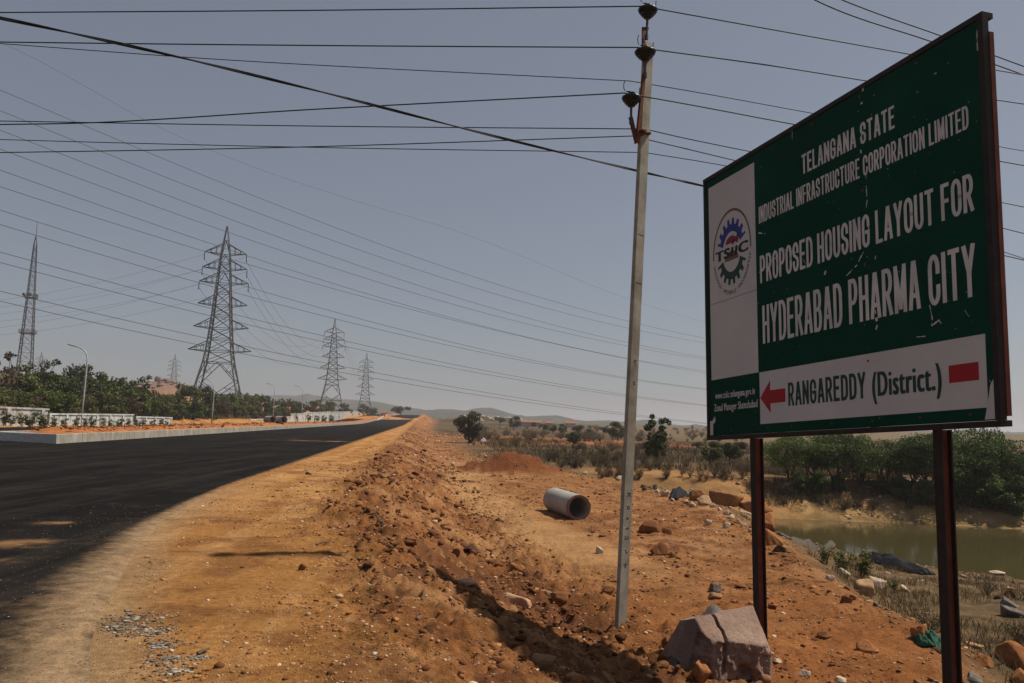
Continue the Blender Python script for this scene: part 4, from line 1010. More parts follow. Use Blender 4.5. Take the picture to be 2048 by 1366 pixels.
def limb(mb, p, q, r0, r1, g, n=5, wob=.06):
    p = np.array(p, float); q = np.array(q, float); L = np.linalg.norm(q - p)
    pts = [p + (q - p) * k + (g.normal(size=3) * wob * L * (0 < k < 1)) for k in np.linspace(0, 1, n)]
    mb.tube(pts, list(np.linspace(r0, r1, n)), 5); return pts
PARK = []
def plant_proto(name, kind, seed, leaf, n, size):
    """unit-height plant; returns its root (parked until placed)"""
    g = np.random.default_rng(seed); root = empty(name, (0, 0, 0)); mb = MB(); cl = []
    if kind == 'bush':                                    # dense from the ground up
        for k in range(17):
            z = g.uniform(.10, .86); a = g.uniform(0, 6.28); rr = .44 * math.sqrt(max(.05, 1 - ((z - .35) / .62) ** 2)) * g.uniform(.3, 1)
            r = g.uniform(.10, .19); cl.append((rr * math.cos(a), rr * math.sin(a), z, r, r * g.uniform(.65, .95)))
        for k in range(6):
            a = g.uniform(0, 6.28); r = g.uniform(.02, .3); cl.append((r * math.cos(a), r * math.sin(a), g.uniform(.86, .98), g.uniform(.035, .07), g.uniform(.05, .10)))
        for c in cl[::2]: limb(mb, (g.uniform(-.05, .05), g.uniform(-.05, .05), 0), c[:3], .018, .005, g)
    elif kind == 'acacia':                                # several leaning stems under a flat spreading crown
        for k in range(5):
            a = k * 1.257 + g.uniform(-.4, .4); e = np.array((.30 * math.cos(a), .30 * math.sin(a), g.uniform(.5, .68)))
            pts = limb(mb, (.05 * math.cos(a), .05 * math.sin(a), 0), e, .022, .012, g, 6, .05)
            for q in range(8):
                a2 = a + g.uniform(-1.1, 1.1); rr = g.uniform(.2, .80); z = g.uniform(.40, .95) - .18 * rr
                c = np.array((rr * math.cos(a2), rr * math.sin(a2), z)); limb(mb, pts[g.integers(2, 5)], c, .010, .003, g, 4)
                cl.append((*c, g.uniform(.15, .26), g.uniform(.06, .11)))
        for k in range(9):
            a = g.uniform(0, 6.28); rr = g.uniform(0, .45); cl.append((rr * math.cos(a), rr * math.sin(a), .95 - .35 * rr * rr - g.uniform(0, .08), g.uniform(.10, .18), g.uniform(.05, .08)))
    elif kind == 'vase':
        for k in range(26):
            z = g.uniform(.25, .90); a = g.uniform(0, 6.28); rr = (.08 + .40 * sst(.1, .75, z)) * math.sqrt(g.random()); r = g.uniform(.09, .16); cl.append((rr * math.cos(a), rr * math.sin(a), z, r, r))
        for c in cl[::2]: limb(mb, (g.uniform(-.04, .04), g.uniform(-.04, .04), 0), c[:3], .02, .005, g)
    elif kind == 'round':
        limb(mb, (0, 0, 0), (.02, .0, .42), .035, .024, g)
        for k in range(15):
            z = g.uniform(.34, .90); a = g.uniform(0, 6.28); rr = .42 * math.sqrt(max(.03, 1 - ((z - .6) / .40) ** 2)) * g.uniform(.35, 1)
            c = (rr * math.cos(a), rr * math.sin(a), z); r = g.uniform(.10, .18); cl.append((*c, r, r * .8)); limb(mb, (.01, 0, .38), c, .014, .004, g, 4)
    elif kind == 'sapling':                               # thin forked tree with separate leafy tufts
        limb(mb, (0, 0, -.02), (.01, 0, .34), .016, .011, g)
        for c in ((-.12, .02, .42, .11), (.03, -.03, .46, .13), (.10, .04, .40, .09), (-.06, 0, .58, .12), (.10, -.02, .62, .12), (.16, .03, .54, .08), (-.13, .05, .74, .085), (-.07, 0, .82, .09), (-.08, -.02, .94, .055), (.12, .03, .86, .07), (.19, .0, .87, .065), (.25, -.02, .84, .055), (.13, .02, .74, .07), (-.16, -.06, .30, .07), (.02, .05, .30, .08), (.14, -.05, .30, .06), (.19, .05, .42, .055)):
            cl.append((*c, c[3] * .8)) if False else cl.append((c[0], c[1], c[2], c[3] * .86, c[3] * .72)); limb(mb, (.01, 0, .2 + .25 * g.random()), c[:3], .007, .002, g, 4)
    elif kind == 'sprig':                                 # tall loose shoots with leaves in bunches
        for k in range(7):
            a = g.uniform(0, 6.28); e = np.array((.28 * math.cos(a) * g.uniform(.3, 1), .28 * math.sin(a) * g.uniform(.3, 1), g.uniform(.6, 1)))
            pts = limb(mb, (0, 0, 0), e, .012, .004, g, 6, .05)
            for q in pts[2:]: cl.append((*(q + g.normal(size=3) * .03), g.uniform(.05, .10), g.uniform(.05, .09)))
        for k in range(10): a = g.uniform(0, 6.28); r = g.uniform(.05, .3); cl.append((r * math.cos(a), r * math.sin(a), g.uniform(.1, .62), g.uniform(.12, .19), g.uniform(.10, .16)))
    elif kind == 'plant':                                 # knee to chest high young plant
        for k in range(6):
            a = g.uniform(0, 6.28); e = (.22 * math.cos(a), .22 * math.sin(a), g.uniform(.5, .95)); limb(mb, (0, 0, 0), e, .015, .006, g, 4); cl.append((*e, .15, .13)); cl.append((e[0] * .6, e[1] * .6, e[2] * .55, .15, .15))
    elif kind == 'dry':
        for k in range(34):
            a = g.uniform(0, 6.28); r = g.uniform(.15, .55); e = np.array((r * math.cos(a), r * math.sin(a), g.uniform(.35, 1)))
            pts = limb(mb, (0, 0, 0), e, .009, .003, g, 4, .08)
            for q in range(3): limb(mb, pts[2] if q else pts[1], pts[2] + g.normal(size=3) * np.array((.16, .16, .14)) + np.array((0, 0, .08)), .005, .002, g, 3)
        for k in range(8): a = g.uniform(0, 6.28); cl.append((.3 * math.cos(a), .3 * math.sin(a), g.uniform(.3, .8), .16, .14))
    elif kind == 'palm':
        limb(mb, (0, 0, 0), (.02, 0, .72), .03, .024, g, 6, .01)
        V = []; Fq = []
        for k in range(26):
            a = g.uniform(0, 6.28); el = g.uniform(-.3, 1.2); d = np.array((math.cos(a) * math.cos(el), math.sin(a) * math.cos(el), math.sin(el))); sd_ = np.cross(d, (0, 0, 1)); sd_ /= np.linalg.norm(sd_)
            for q in range(9):
                h = .72 + .0; c0 = np.array((.02, 0, h)) + d * .08; an = (q - 4) * .22; dd = d * math.cos(an) + sd_ * math.sin(an); b = len(V)
                V += [c0, c0 + dd * .12 + np.cross(dd, d) * .0 + np.array((0, 0, .012)), c0 + dd * .27 - np.array((0, 0, .03)), c0 + dd * .12 - np.array((0, 0, .012))]; Fq.append((b, b + 1, b + 2, b + 3))
        link('crown', np_mesh('crown', np.array(V), Fq, LEAF[leaf]), root)
    mb.build('trunk' if kind not in ('plant', 'dry') else 'stem', LEAF['bark'] if kind != 'dry' else LEAF['dry'], root)
    if cl and n:
        V, Fq = leaf_cloud(cl, n, size, g); link('crown' if kind not in ('plant', 'dry') else 'foliage', np_mesh('crown', V, Fq, LEAF[leaf]), root)
    PARK.append(root); return root
used = set()
def put(proto, px, pyt, Y, label, cat='tree', group=None, wide=1.0, base=None, rz=None, name=None, sink=.1):
    """stand a plant so that its top shows at (px, pyt); its foot on the ground there"""
    t = P(px, pyt, Y); z0 = gz(t[0], t[1]) - sink; H = t[2] - z0
    o = proto if proto not in used else copy_tree(proto)
    used.add(proto)
    if name: o.name = name
    o.location = (t[0], t[1], z0); o.scale = (H * wide, H * wide, H); o.rotation_euler = (0, 0, random.uniform(0, 6.28) if rz is None else rz)
    tag(o, label, cat, group); return o
def put_g(proto, px, pyb, hpx, label, cat='tree', group=None, wide=1.0, rz=None, name=None, Y=None):
    """stand a plant with its foot on the ground seen at (px, pyb), hpx pixels tall"""
    q = G(px, pyb); H = hpx / F_PX * q[1]
    o = proto if proto not in used else copy_tree(proto); used.add(proto)
    if name: o.name = name
    o.location = (q[0], q[1], q[2] - .04 * H); o.scale = (H * wide, H * wide, H * 1.04); o.rotation_euler = (0, 0, random.uniform(0, 6.28) if rz is None else rz)
    tag(o, label, cat, group); return o

B1 = [plant_proto('thicket_tree', 'bush', 10 + k, l, 4600, .046) for k, l in enumerate(('dark', 'dark', 'olive', 'dark', 'olive'))]
B2 = plant_proto('thicket_tree', 'bush', 21, 'pale', 4200, .042); B3 = plant_proto('thicket_tree', 'bush', 22, 'russet', 2600, .046)
SP = plant_proto('thicket_tree', 'sprig', 23, 'dark', 4200, .042); SPR = plant_proto('thicket_tree', 'sprig', 24, 'russet', 1700, .05)
RD = [plant_proto('field_tree', 'round', 30 + k, l, 3600, .046) for k, l in enumerate(('dark', 'dull', 'dark'))]
AC = [plant_proto('acacia_tree', 'acacia', 40 + k, 'acacia', 11000, .027) for k in range(3)]
ACB = [plant_proto('acacia_bush', 'bush', 50 + k, 'acacia', 6500, .042) for k in range(2)]
SPA = plant_proto('sapling_tree', 'sprig', 55, 'acacia', 4200, .036)
SAP = plant_proto('sapling_tree', 'sapling', 60, 'dark', 2600, .036)
PLN = [plant_proto('young_plant', 'plant', 70 + k, 'pale' if k else 'olive', 260, .11) for k in range(2)]
DRY = [plant_proto('dry_shrub', 'dry', 80 + k, 'dull', n, .05) for k, n in enumerate((260, 90, 420))]
PALM = plant_proto('palm_tree', 'palm', 90, 'dull', 0, 0)

def thicket():
    dep = lambda x: float(np.interp(x, [-80, 0, 100, 200, 300, 400, 500, 600, 700, 760], [76, 80, 88, 102, 118, 142, 188, 238, 340, 420]))
    T = 'trees of the roadside thicket'
    back = [(3, 700, SPR, .7, 'reddish half bare tree at the left frame edge, taller than its neighbours'), (-30, 712, B1[0], .9, 'dark tree cut off by the left frame edge beside a reddish one'),
            (40, 742, B1[2], .9, 'olive bushy tree right of the reddish tree at the frame edge'), (62, 745, B1[4], .8, 'olive bushy tree below the foot of the telecom mast'), (76, 722, SP, .8, 'dark tree with one tall leafy shoot just right of the telecom mast'),
            (102, 740, B1[1], .8, 'dark bushy tree with ragged top midway between mast and first street lamp'), (125, 752, B1[3], .8, 'dark tree just before the hazy pale tree near the first street lamp'),
            (155, 731, B2, .9, 'pale hazy feathery tree behind the first street lamp'), (184, 741, SP, .9, 'loose topped tree just right of the first street lamp'), (205, 745, B1[0], .9, 'dark tree second to the right of the first street lamp'),
            (228, 757, B1[2], 1, 'olive tree third to the right of the first street lamp'), (252, 766, B1[1], 1, 'dark tree left of the one with the black sprig on top'), (281, 754, SP, .8, 'dark tree topped by a black sprig, below the rocky hill\'s left flank'),
            (312, 783, B1[4], 1.1, 'low olive tree in front of the pale rocky hill'), (345, 786, B1[2], 1.1, 'olive tree under the right flank of the rocky hill'), (374, 770, B1[3], 1.0, 'large dark rounded tree at the tallest pylon\'s left foot'),
            (404, 778, B1[0], 1.0, 'dark tree inside the tallest pylon\'s legs, left of centre'), (436, 786, B1[4], 1.0, 'olive tree inside the tallest pylon\'s legs, by the grey lamp'), (466, 788, B1[1], 1.0, 'dark tree at the tallest pylon\'s right foot'),
            (492, 786, B1[2], 1.1, 'olive tree just right of the tallest pylon'), (520, 790, B1[3], 1.1, 'dark tree left of the pale street lamp past the tallest pylon'), (548, 798, B1[0], 1.1, 'dark tree behind the pale street lamp past the tallest pylon'),
            (577, 797, B1[4], 1.1, 'olive tree between the pale and the dark far street lamps'), (604, 804, B1[1], 1.1, 'dark tree at the foot of the dark far street lamp'), (632, 800, B1[2], 1.2, 'olive tree at the middle pylon\'s left foot'),
            (660, 803, B1[3], 1.2, 'dark tree below the middle pylon'), (690, 806, B1[0], 1.2, 'dark tree right of the middle pylon'), (727, 808, B2, 1.1, 'grey green bush at the end of the white wall under the faintest pylon'), (745, 815, B1[4], 1.2, 'small olive bush at the downhill end of the white wall')]
    for x, y, pr, w, l in back: put(pr, x, y, dep(x) + 9, l, 'tree', T, w * 1.15)
    fr = [(-40, 775), (-5, 782), (28, 776), (60, 790), (92, 780), (130, 785), (165, 790), (196, 778), (226, 790), (258, 792), (288, 785), (322, 800), (352, 806), (384, 800), (414, 806), (446, 803), (478, 808), (508, 810), (538, 812), (566, 814), (596, 813), (626, 812), (656, 811), (690, 812)]
    for k, (x, y) in enumerate(fr):
        pr = B1[(k * 3 + 1) % 5] if k % 6 != 3 else B3
        put(pr, x, y, dep(x) + 3, ('low reddish brown scrubby bush in the front row of the thicket' if pr is B3 else 'low green bush filling the front row of the thicket'), 'bush', 'front row of the thicket: ' + ('reddish' if pr is B3 else 'green'), 1.25, name='thicket_bush')
    put(PALM, 408, 768, 150, 'small dark fan palm showing between the legs of the tallest pylon', 'palm', None, 1.0)
    for k, (x, h) in enumerate(((8, 26), (22, 20), (45, 22), (62, 30), (80, 24), (88, 20), (112, 19), (128, 17), (150, 18), (172, 17), (186, 18), (206, 17), (222, 13), (240, 15), (254, 14), (276, 13), (290, 12), (305, 11), (320, 12), (334, 8))):
        Y = float(np.interp(x, [0, 95, 265, 342], [75, 79, 97, 112])) - 1.6; q = P(x, 840, Y); z0 = gz(q[0], q[1]); H = (h + 5) / F_PX * Y
        o = copy_tree(PLN[k % 2]) if PLN[k % 2] in used else PLN[k % 2]; used.add(PLN[k % 2])
        o.location = (q[0], q[1], z0 - .05); o.scale = (H * 1.1, H * 1.1, H); o.rotation_euler = (0, 0, k * 1.3); tag(o, 'young leafy plant growing against the white boundary wall', 'plant', 'young plants along the white wall')
    for k, x in enumerate((618, 634, 648, 662, 676, 690, 704, 718, 728)):
        Y = float(np.interp(x, [600, 660, 716, 740], [220, 268, 370, 395])) - 3; q = P(x, 835, Y); z0 = gz(q[0], q[1]); t = P(x, 829.5 + (k % 3), Y)
        o = copy_tree(PLN[k % 2]); H = max(1.0, t[2] - z0); o.location = (q[0], q[1], z0); o.scale = (H * 1.4, H * 1.4, H); tag(o, 'distant young plant at the foot of the far white wall', 'plant', 'young plants along the far white wall')
thicket()

def field():
    put_g(plant_proto('field_tree', 'vase', 97, 'dull', 6500, .045), 940, 886, 62, 'dark rounded bushy tree leaning over rubble at the foot of the road bank', 'tree', None, 1.0)
    L = [(1000, 852, 19, RD[1], 'hazy tree just right of the dark bush, below the pale boulders'), (1027, 860, 26, RD[0], 'dark umbrella shaped tree standing alone beyond the red mound'), (1086, 866, 20, RD[1], 'first of four trees in a row above the red earth strip'),
         (1106, 868, 20, RD[2], 'second of four trees in a row above the red earth strip'), (1127, 868, 19, RD[0], 'third of four trees in a row above the red earth strip'), (1154, 873, 25, RD[1], 'fourth and largest of the row above the red earth strip'),
         (1180, 875, 18, RD[2], 'small tree right of the row above the red strip'), (1206, 872, 20, RD[1], 'hazy tree left of the dark one by the concrete pole'), (1236, 882, 36, RD[0], 'dark round tree touching the left side of the concrete pole'),
         (1146, 896, 34, RD[2], 'small dark tree with a forked stem below the four in a row'), (1032, 896, 26, DRY[2], 'brownish half dead bush above the red mound'),
         (1393, 902, 20, RD[1], 'small grey green tree in the pale field left of the board\'s corner'), (1419, 930, 44, RD[0], 'dark leafy bush under the lower corner of the board'), (1461, 928, 45, RD[2], 'dark tree with two stems just left of the board\'s far post'), (1478, 908, 27, RD[1], 'hazy tree behind the two stemmed one by the far post')]
    for x, yb, h, pr, l in L: put_g(pr, x, yb, h * 1.05, l, 'tree' if pr not in DRY else 'bush', None, 1.1)
    put_g(SAP, 1311, 936, 108, 'slender sapling with separate leafy tufts standing right of the concrete pole', 'tree', None, 1.0, rz=.2)
    put(RD[1], 802, 809, 380, 'dark lone tree on the skyline beside the far end of the road', 'tree', None, 1.4)
    far = [(1343, 860, 8), (1352, 856, 10), (1364, 861, 8), (1384, 850, 5), (1394, 862, 8), (1405, 864, 8), (1484, 874, 8), (1266, 852, 10), (1180, 850, 9), (1060, 846, 9), (1216, 850, 8), (1290, 857, 9)]
    for k, (x, yt, w) in enumerate(far): put(RD[k % 3], x, yt, 330 + 12 * (k % 4), 'hazy distant tree on the far edge of the field', 'tree', 'hazy trees at the far edge of the field', 1.5 if x != 1384 else .7)
    g = random.Random(9); n = 0
    spots = []
    while n < 190:
        x = g.uniform(930, 1500); y = g.uniform(862, 962)
        if 945 < x < 1120 and 893 < y: continue
        if x < 1000 and y < 880: continue
        q = G(x, y)
        if q[1] < 42 or st_of(q[0], q[1])[0] < 5: continue
        spots.append((x, y)); n += 1
    for x, y in spots:
        q = G(x, y); put_g(DRY[n % 3], x, y, g.uniform(.3, .9) / q[1] * F_PX, 'low dry grey brown shrub in the scrubby field between road bank and pond', 'shrub', 'dry shrubs of the scrubby field', g.uniform(.7, 1.4)); n += 1
    for k in range(110):
        x = g.uniform(945, 1480); y = g.uniform(856, 884)
        q = G(x, y)
        if q[1] < 60: continue
        put_g(DRY[k % 3], x, y, g.uniform(.8, 2.0) / q[1] * F_PX, 'far low scrub bush on the brown field below the hills', 'shrub', 'far scrub bushes of the field', g.uniform(.9, 1.8))
    for k in range(46):          # shoulder high scrub left of and behind the pole
        x = g.uniform(1090, 1300); y = g.uniform(898, 938); q = G(x, y)
        if q[1] < 42: continue
        put_g(DRY[k % 3], x, y, g.uniform(.5, 1.15) / q[1] * F_PX, 'low dry grey brown shrub in the scrubby field between road bank and pond', 'shrub', 'dry shrubs of the scrubby field', g.uniform(.9, 1.5))
field()

def pond_side():
    A = 'acacias on the far bank of the pond'
    put_g(AC[0], 1580, 958, 88, 'thin crowned acacia with bare leaning stems, first right of the far post', 'tree', A, .8)
    L = [(1628, 962, 96, AC[1], .85, 'feathery acacia second from the far post, its crown over the green bush'), (1672, 966, 104, AC[2], .9, 'tallest acacia between the posts, lit yellow green on top'), (1722, 962, 92, AC[0], .85, 'acacia with three thin stems in the middle between the two posts'),
         (1768, 966, 88, AC[1], .8, 'acacia with twin stems beside the pale gap between the posts'), (1815, 975, 100, AC[2], .95, 'dark dense acacia just left of the near post'), (1858, 978, 110, AC[0], .9, 'acacia half hidden behind the near post'),
         (1925, 985, 128, AC[1], 1.0, 'large dark acacia right of the near post'), (1985, 985, 105, AC[2], .95, 'acacia at the right frame edge with loose shoots above it'), (2050, 990, 90, AC[0], .9, 'acacia cut off by the right frame edge')]
    for x, yb, h, pr, w, l in L: put_g(pr, x, yb, h, l, 'tree', A, w)
    put_g(SPA, 1962, 975, 125, 'tall leafy shoot rising above the acacias right of the near post', 'tree', None, .6, name='sapling_tree'); put_g(SPA, 2000, 975, 118, 'tallest loose leafy shoot near the right frame edge', 'tree', None, .6)
    Bs = [(1600, 985, 40, 'bright green low bush on the bank just right of the far post'), (1640, 988, 46, 'bright green low bush spilling over the pond bank'), (1680, 985, 38, 'low green bush below the tallest acacia'), (1762, 985, 34, 'low bush under the twin stemmed acacia'), (1800, 998, 46, 'dark low bush at the pond bank left of the near post'),
          (1845, 1010, 50, 'dark bush low over the water behind the near post'), (1900, 1005, 60, 'dark bush over the water right of the near post'), (1945, 1015, 66, 'dark shrub reaching down to the water, second right of the near post'), (1990, 1022, 70, 'dark shrub at the water towards the right frame edge'), (2035, 1030, 75, 'dark shrub over the water cut by the right frame edge')]
    for k, (x, yb, h, l) in enumerate(Bs): put_g(ACB[k % 2], x, yb, h, l, 'bush', 'bushes on the far bank of the pond', 1.1)
    g = random.Random(4)
    for k in range(34):
        x = g.uniform(1545, 2040); y = g.uniform(985, 1022); put_g(DRY[k % 3], x, y, g.uniform(.4, 1.0) / 44 * F_PX, 'dry twiggy shrub on the tan bank above the water', 'shrub', 'dry shrubs on the far pond bank', 1.3)
    for k, (x, y, h, l) in enumerate(((1690, 1150, 46, 'green brown weed clump at the edge of the dirt slope, left of the black sheet'), (1722, 1158, 52, 'taller green weed clump beside the black plastic sheet'), (1655, 1128, 36, 'small weed clump at the top of the rubble edge'), (1785, 1185, 24, 'small bright green weed by the pale stone'), (1860, 1270, 60, 'thin dry weed leaning against the near post'), (1975, 1190, 40, 'dry weed clump right of the near post'), (2040, 1290, 60, 'dark weed by the orange boulder at the frame edge'))):
        put_g(PLN[0] if k in (0, 1, 2, 3) else DRY[k % 2], x, y, h, l, 'weed', None, 1.2, name='weed')
pond_side()

# ------------------------------------------------------------------ grass: nobody could count it
def grass():
    g = np.random.default_rng(12)
    def blades(name, pts, hh, w, mat, spread=.5):
        n = len(pts); a = g.uniform(0, 6.28, n); h = hh * g.uniform(.5, 1.4, n); lean = g.uniform(.1, spread, n) * h; b = g.uniform(0, 6.28, n); ww = (w * g.uniform(.6, 1.4, n))[:, None]
        t = np.stack([np.cos(a), np.sin(a), 0 * a], 1) * ww; tip = np.stack([np.cos(b) * lean, np.sin(b) * lean, h], 1); mid = tip * np.array((.35, .35, .6))
        V = np.stack([pts - t / 2, pts + t / 2, pts + mid + t * .35, pts + mid - t * .35, pts + tip], 1).reshape(-1, 3); i = np.arange(n)[:, None] * 5
        F3 = np.concatenate([i + np.array([0, 1, 2]), i + np.array([0, 2, 3]), i + np.array([3, 2, 4])])
        o = link(name, np_mesh(name, V, F3, LEAF[mat])); tag(o, kind='stuff'); return o
    def scatter(n, fx, fy, cond):
        out = []; k = 0
        while sum(map(len, out)) < n and k < 40:
            x = g.uniform(*fx, n * 2); y = g.uniform(*fy, n * 2); m = cond(x, y); out.append(np.stack([x[m], y[m]], 1)); k += 1
        q = np.concatenate(out)[:n]; return np.column_stack([q, terr(q[:, 0], q[:, 1]) - .02])
    nb = lambda x, y: (poly_sd(x, y, POND) > 1.5) & (st_of(x, y)[0] > s_plat(st_of(x, y)[1]) + .9) & (y < 36) & (np.abs(x / y) < .72) & (fbm(x / 1.3, y / 1.3, 501, 3) > .47)
    blades('grass', scatter(11000, (4, 22), (6, 36), nb), .16, .014, 'grass', .9)
    fb = lambda x, y: (poly_sd(x, y, POND) > 1.2) & (poly_sd(x, y, POND) < 14) & (y > 38) & (x > 13) & (np.abs(x / y) < .7) & (fbm(x / 2, y / 2, 511, 3) > .50)
    blades('grass', scatter(14000, (4, 42), (38, 60), fb), .32, .03, 'straw', .7)
    fd = lambda x, y: (st_of(x, y)[0] > 6 + .02 * y) & (np.abs(x / y) < .7) & (fbm(x / 5, y / 5, 521, 3) > .44) & (poly_sd(x, y, POND) > 9)
    blades('grass', scatter(26000, (-6, 75), (50, 130), fd), .34, .055, 'straw', .8)
    tk = lambda x, y: (st_of(x, y)[0] < S_LEFT - 3) & (st_of(x, y)[0] > -54) & (x / y > -.72)
    blades('undergrowth', scatter(9000, (-90, -20), (70, 240), tk), .9, .10, 'grass', .8)
grass()
# ------------------------------------------------------------------ stones, rocks, debris
def ico(sub):
    import bmesh
    bm = bmesh.new(); bmesh.ops.create_icosphere(bm, subdivisions=sub, radius=1.0)
    V = np.array([v.co[:] for v in bm.verts]); Fc = np.array([[v.index for v in f.verts] for f in bm.faces]); bm.free(); return V, Fc
ICO = {k: ico(k) for k in (1, 2, 3, 4, 6)}
def rock_shape(sub, planes, seed=0, rough=.02, freq=6, rmax=1.18):
    V, Fc = ICO[sub]; r = np.full(len(V), 9.0)
    for n, h in planes:
        n = np.array(n, float); n /= np.linalg.norm(n); c = V @ n; r = np.minimum(r, np.where(c > .02, h / np.maximum(c, .02), 9))
    Q = V * np.minimum(r, rmax)[:, None]
    if rough:
        q = fbm(Q[:, 0] * freq + Q[:, 2] * freq * .7 + seed, Q[:, 1] * freq - Q[:, 2] * freq * .6 + seed, seed + 600, 4, .6) - .5
        Q = Q + V * (q * rough)[:, None]
    return Q, Fc
def rand_planes(g, n=11, flat=.7):
    P_ = []
    for k in range(n):
        z = 1 - 2 * (k + .5) / n; a = k * 2.39996; d = np.array((math.cos(a) * math.sqrt(1 - z * z), math.sin(a) * math.sqrt(1 - z * z), z)) + g.normal(size=3) * .34
        d /= np.linalg.norm(d); P_.append((d, g.uniform(.50, 1.0) * (1 if abs(d[2]) < .6 else flat)))
    return P_
STONE = dict(
    brown=mat_island('clod_brown', [(.0, (.09, .034, .018)), (.5, (.14, .055, .026)), (1, (.21, .09, .04))], .95, 0, 9, .1),
    orange=mat_var('orange_stone', (.20, .075, .025), (.36, .155, .06), 14, .9, 60, .9, .012, .12),
    tan=mat_var('tan_stone', (.26, .15, .08), (.42, .27, .15), 14, .9, 60, .9, .012, .12),
    pale=mat_var('pale_stone', (.36, .27, .19), (.56, .45, .34), 8, .9, 40, .4, .01, .15),
    hill=mat_var('hill_boulder', (.13, .095, .08), (.24, .17, .14), 1.2, .9, 8, .4, .05, .1), pink=mat_var('pink_stone', (.36, .20, .12), (.48, .30, .20), 6, .9, 40, .4, .01, .15),
    grey=mat_var('grey_stone', (.085, .072, .062), (.19, .165, .142), 8, .9, 40, .4, .01, .15),
    dark=mat_var('dark_clod', (.035, .018, .012), (.085, .042, .024), 10, .95, 40, .6, .01, .1))
def rocks():
    g = np.random.default_rng(77)
    def rock(px, py, w, h, kind, label, cat='rock', group=None, name='rock', sub=3, rz=None, flat=.75, deep=.8):
        """w, h in photo pixels; (px, py) the middle of its foot"""
        q = G(px, py); W = w / F_PX * q[1]; H = h / F_PX * q[1]
        Q, Fc = rock_shape(4 if w > 14 else 3, rand_planes(g), int(g.integers(999)), .16, 3.2)
        lo, hi = Q.min(0), Q.max(0); Q = (Q - (lo + hi) / 2) / (hi - lo); Q = Q * np.array((W, W * deep, H * 1.45)); Q[:, 2] += H * .22
        o = link(name, np_mesh(name, Q, Fc, STONE[kind], False), None, q); o.rotation_euler = (0, 0, g.uniform(-.5, .5) if rz is None else rz); tag(o, label, cat, group); return o
    R = rock
    R(605, 1139, 17, 13, 'brown', 'single dark reddish clod alone on the smooth tan shoulder', 'clod', name='clod')
    R(660, 1006, 12, 9, 'brown', 'left of two clods lying side by side at the shoulder\'s crumbling edge', 'clod', name='clod'); R(675, 1008, 13, 9, 'brown', 'right of two clods lying side by side at the shoulder\'s crumbling edge', 'clod', name='clod')
    R(617, 949, 13, 6, 'dark', 'small dark flat clod on the shoulder close to the tarmac edge', 'clod', name='clod'); R(735, 947, 10, 8, 'tan', 'small tan stone on the shoulder near the crest'); R(752, 913, 9, 7, 'dark', 'tiny dark clod far along the shoulder', 'clod', name='clod')
    R(938, 1102, 36, 13, 'dark', 'dark oval clod below the crest with a deep shadow', 'clod', name='clod'); R(913, 1107, 18, 12, 'brown', 'brown clod just left of the dark oval one', 'clod', name='clod'); R(822, 1085, 22, 12, 'brown', 'long brown clod lying down the crest of the bank', 'clod', name='clod', rz=-.7)
    R(1024, 1208, 74, 26, 'pink', 'large flat pinkish rock half buried at the head of the board\'s shadow', flat=.5); R(1120, 1203, 40, 20, 'brown', 'reddish broken brick like clod left of the pole foot', 'clod', name='clod'); R(935, 1167, 36, 9, 'pink', 'flat pale pink slab on the bank below the dark clods')
    R(1199, 1107, 16, 16, 'pale', 'upright pale round stone left of the pole', deep=.5); R(1217, 1186, 30, 15, 'brown', 'cracked brown clod beside the pole', 'clod', name='clod'); R(1298, 1062, 44, 24, 'brown', 'dark red clod right of the pole, upper of the clump', 'clod', name='clod')
    R(1318, 1110, 40, 28, 'brown', 'largest dark red clod of the clump right of the pole', 'clod', name='clod'); R(1335, 1068, 18, 12, 'brown', 'small dark red clod beside the upper one of the clump', 'clod', name='clod'); R(1345, 1114, 22, 9, 'brown', 'flat red clod at the lower end of the clump right of the pole', 'clod', name='clod')
    R(1432, 1182, 24, 18, 'grey', 'pale grey angular stone on the slope left of the far post'); R(1430, 1195, 30, 12, 'tan', 'tan stone directly below the pale grey angular one'); R(1480, 1176, 26, 9, 'brown', 'flat brown clod just left of the far post', 'clod', name='clod')
    R(1404, 1352, 46, 30, 'orange', 'orange stone against the foot of the big split rock', sub=3); R(1335, 1286, 24, 14, 'brown', 'small brown stone left of the big split rock'); R(1345, 1330, 26, 16, 'grey', 'grey stone in the shade left of the big split rock')
    R(1553, 1324, 22, 9, 'pale', 'small white stone just right of the big split rock'); R(1606, 1350, 30, 12, 'pale', 'white stone right of the big split rock at the bottom edge'); R(1680, 1364, 26, 12, 'pale', 'pale stone at the bottom edge midway between rock and near post'); R(1650, 1274, 30, 12, 'brown', 'brown clod on the slope between the posts', 'clod', name='clod')
    R(1735, 1302, 44, 20, 'orange', 'long orange stone lying aslant on the slope left of the near post', rz=-.6); R(1840, 1280, 40, 34, 'orange', 'orange angular rock just left of the green cloth'); R(1692, 1206, 24, 16, 'brown', 'dark brown stone at the slope edge by two tan boulders'); R(1705, 1199, 14, 11, 'orange', 'small orange stone touching the dark brown one')
    R(1728, 1186, 46, 28, 'tan', 'smooth tan boulder at the slope edge'); R(1755, 1176, 34, 24, 'pale', 'pale speckled boulder behind the smooth tan one'); R(1688, 1152, 24, 16, 'pale', 'pale block beside the weed clump'); R(1812, 1182, 24, 12, 'pale', 'white stone on dry grass right of the boulders'); R(1660, 1160, 16, 11, 'pale', 'small pale stone on the slope below the weeds'); R(1752, 1212, 12, 9, 'grey', 'small bluish grey stone below the pale boulder')
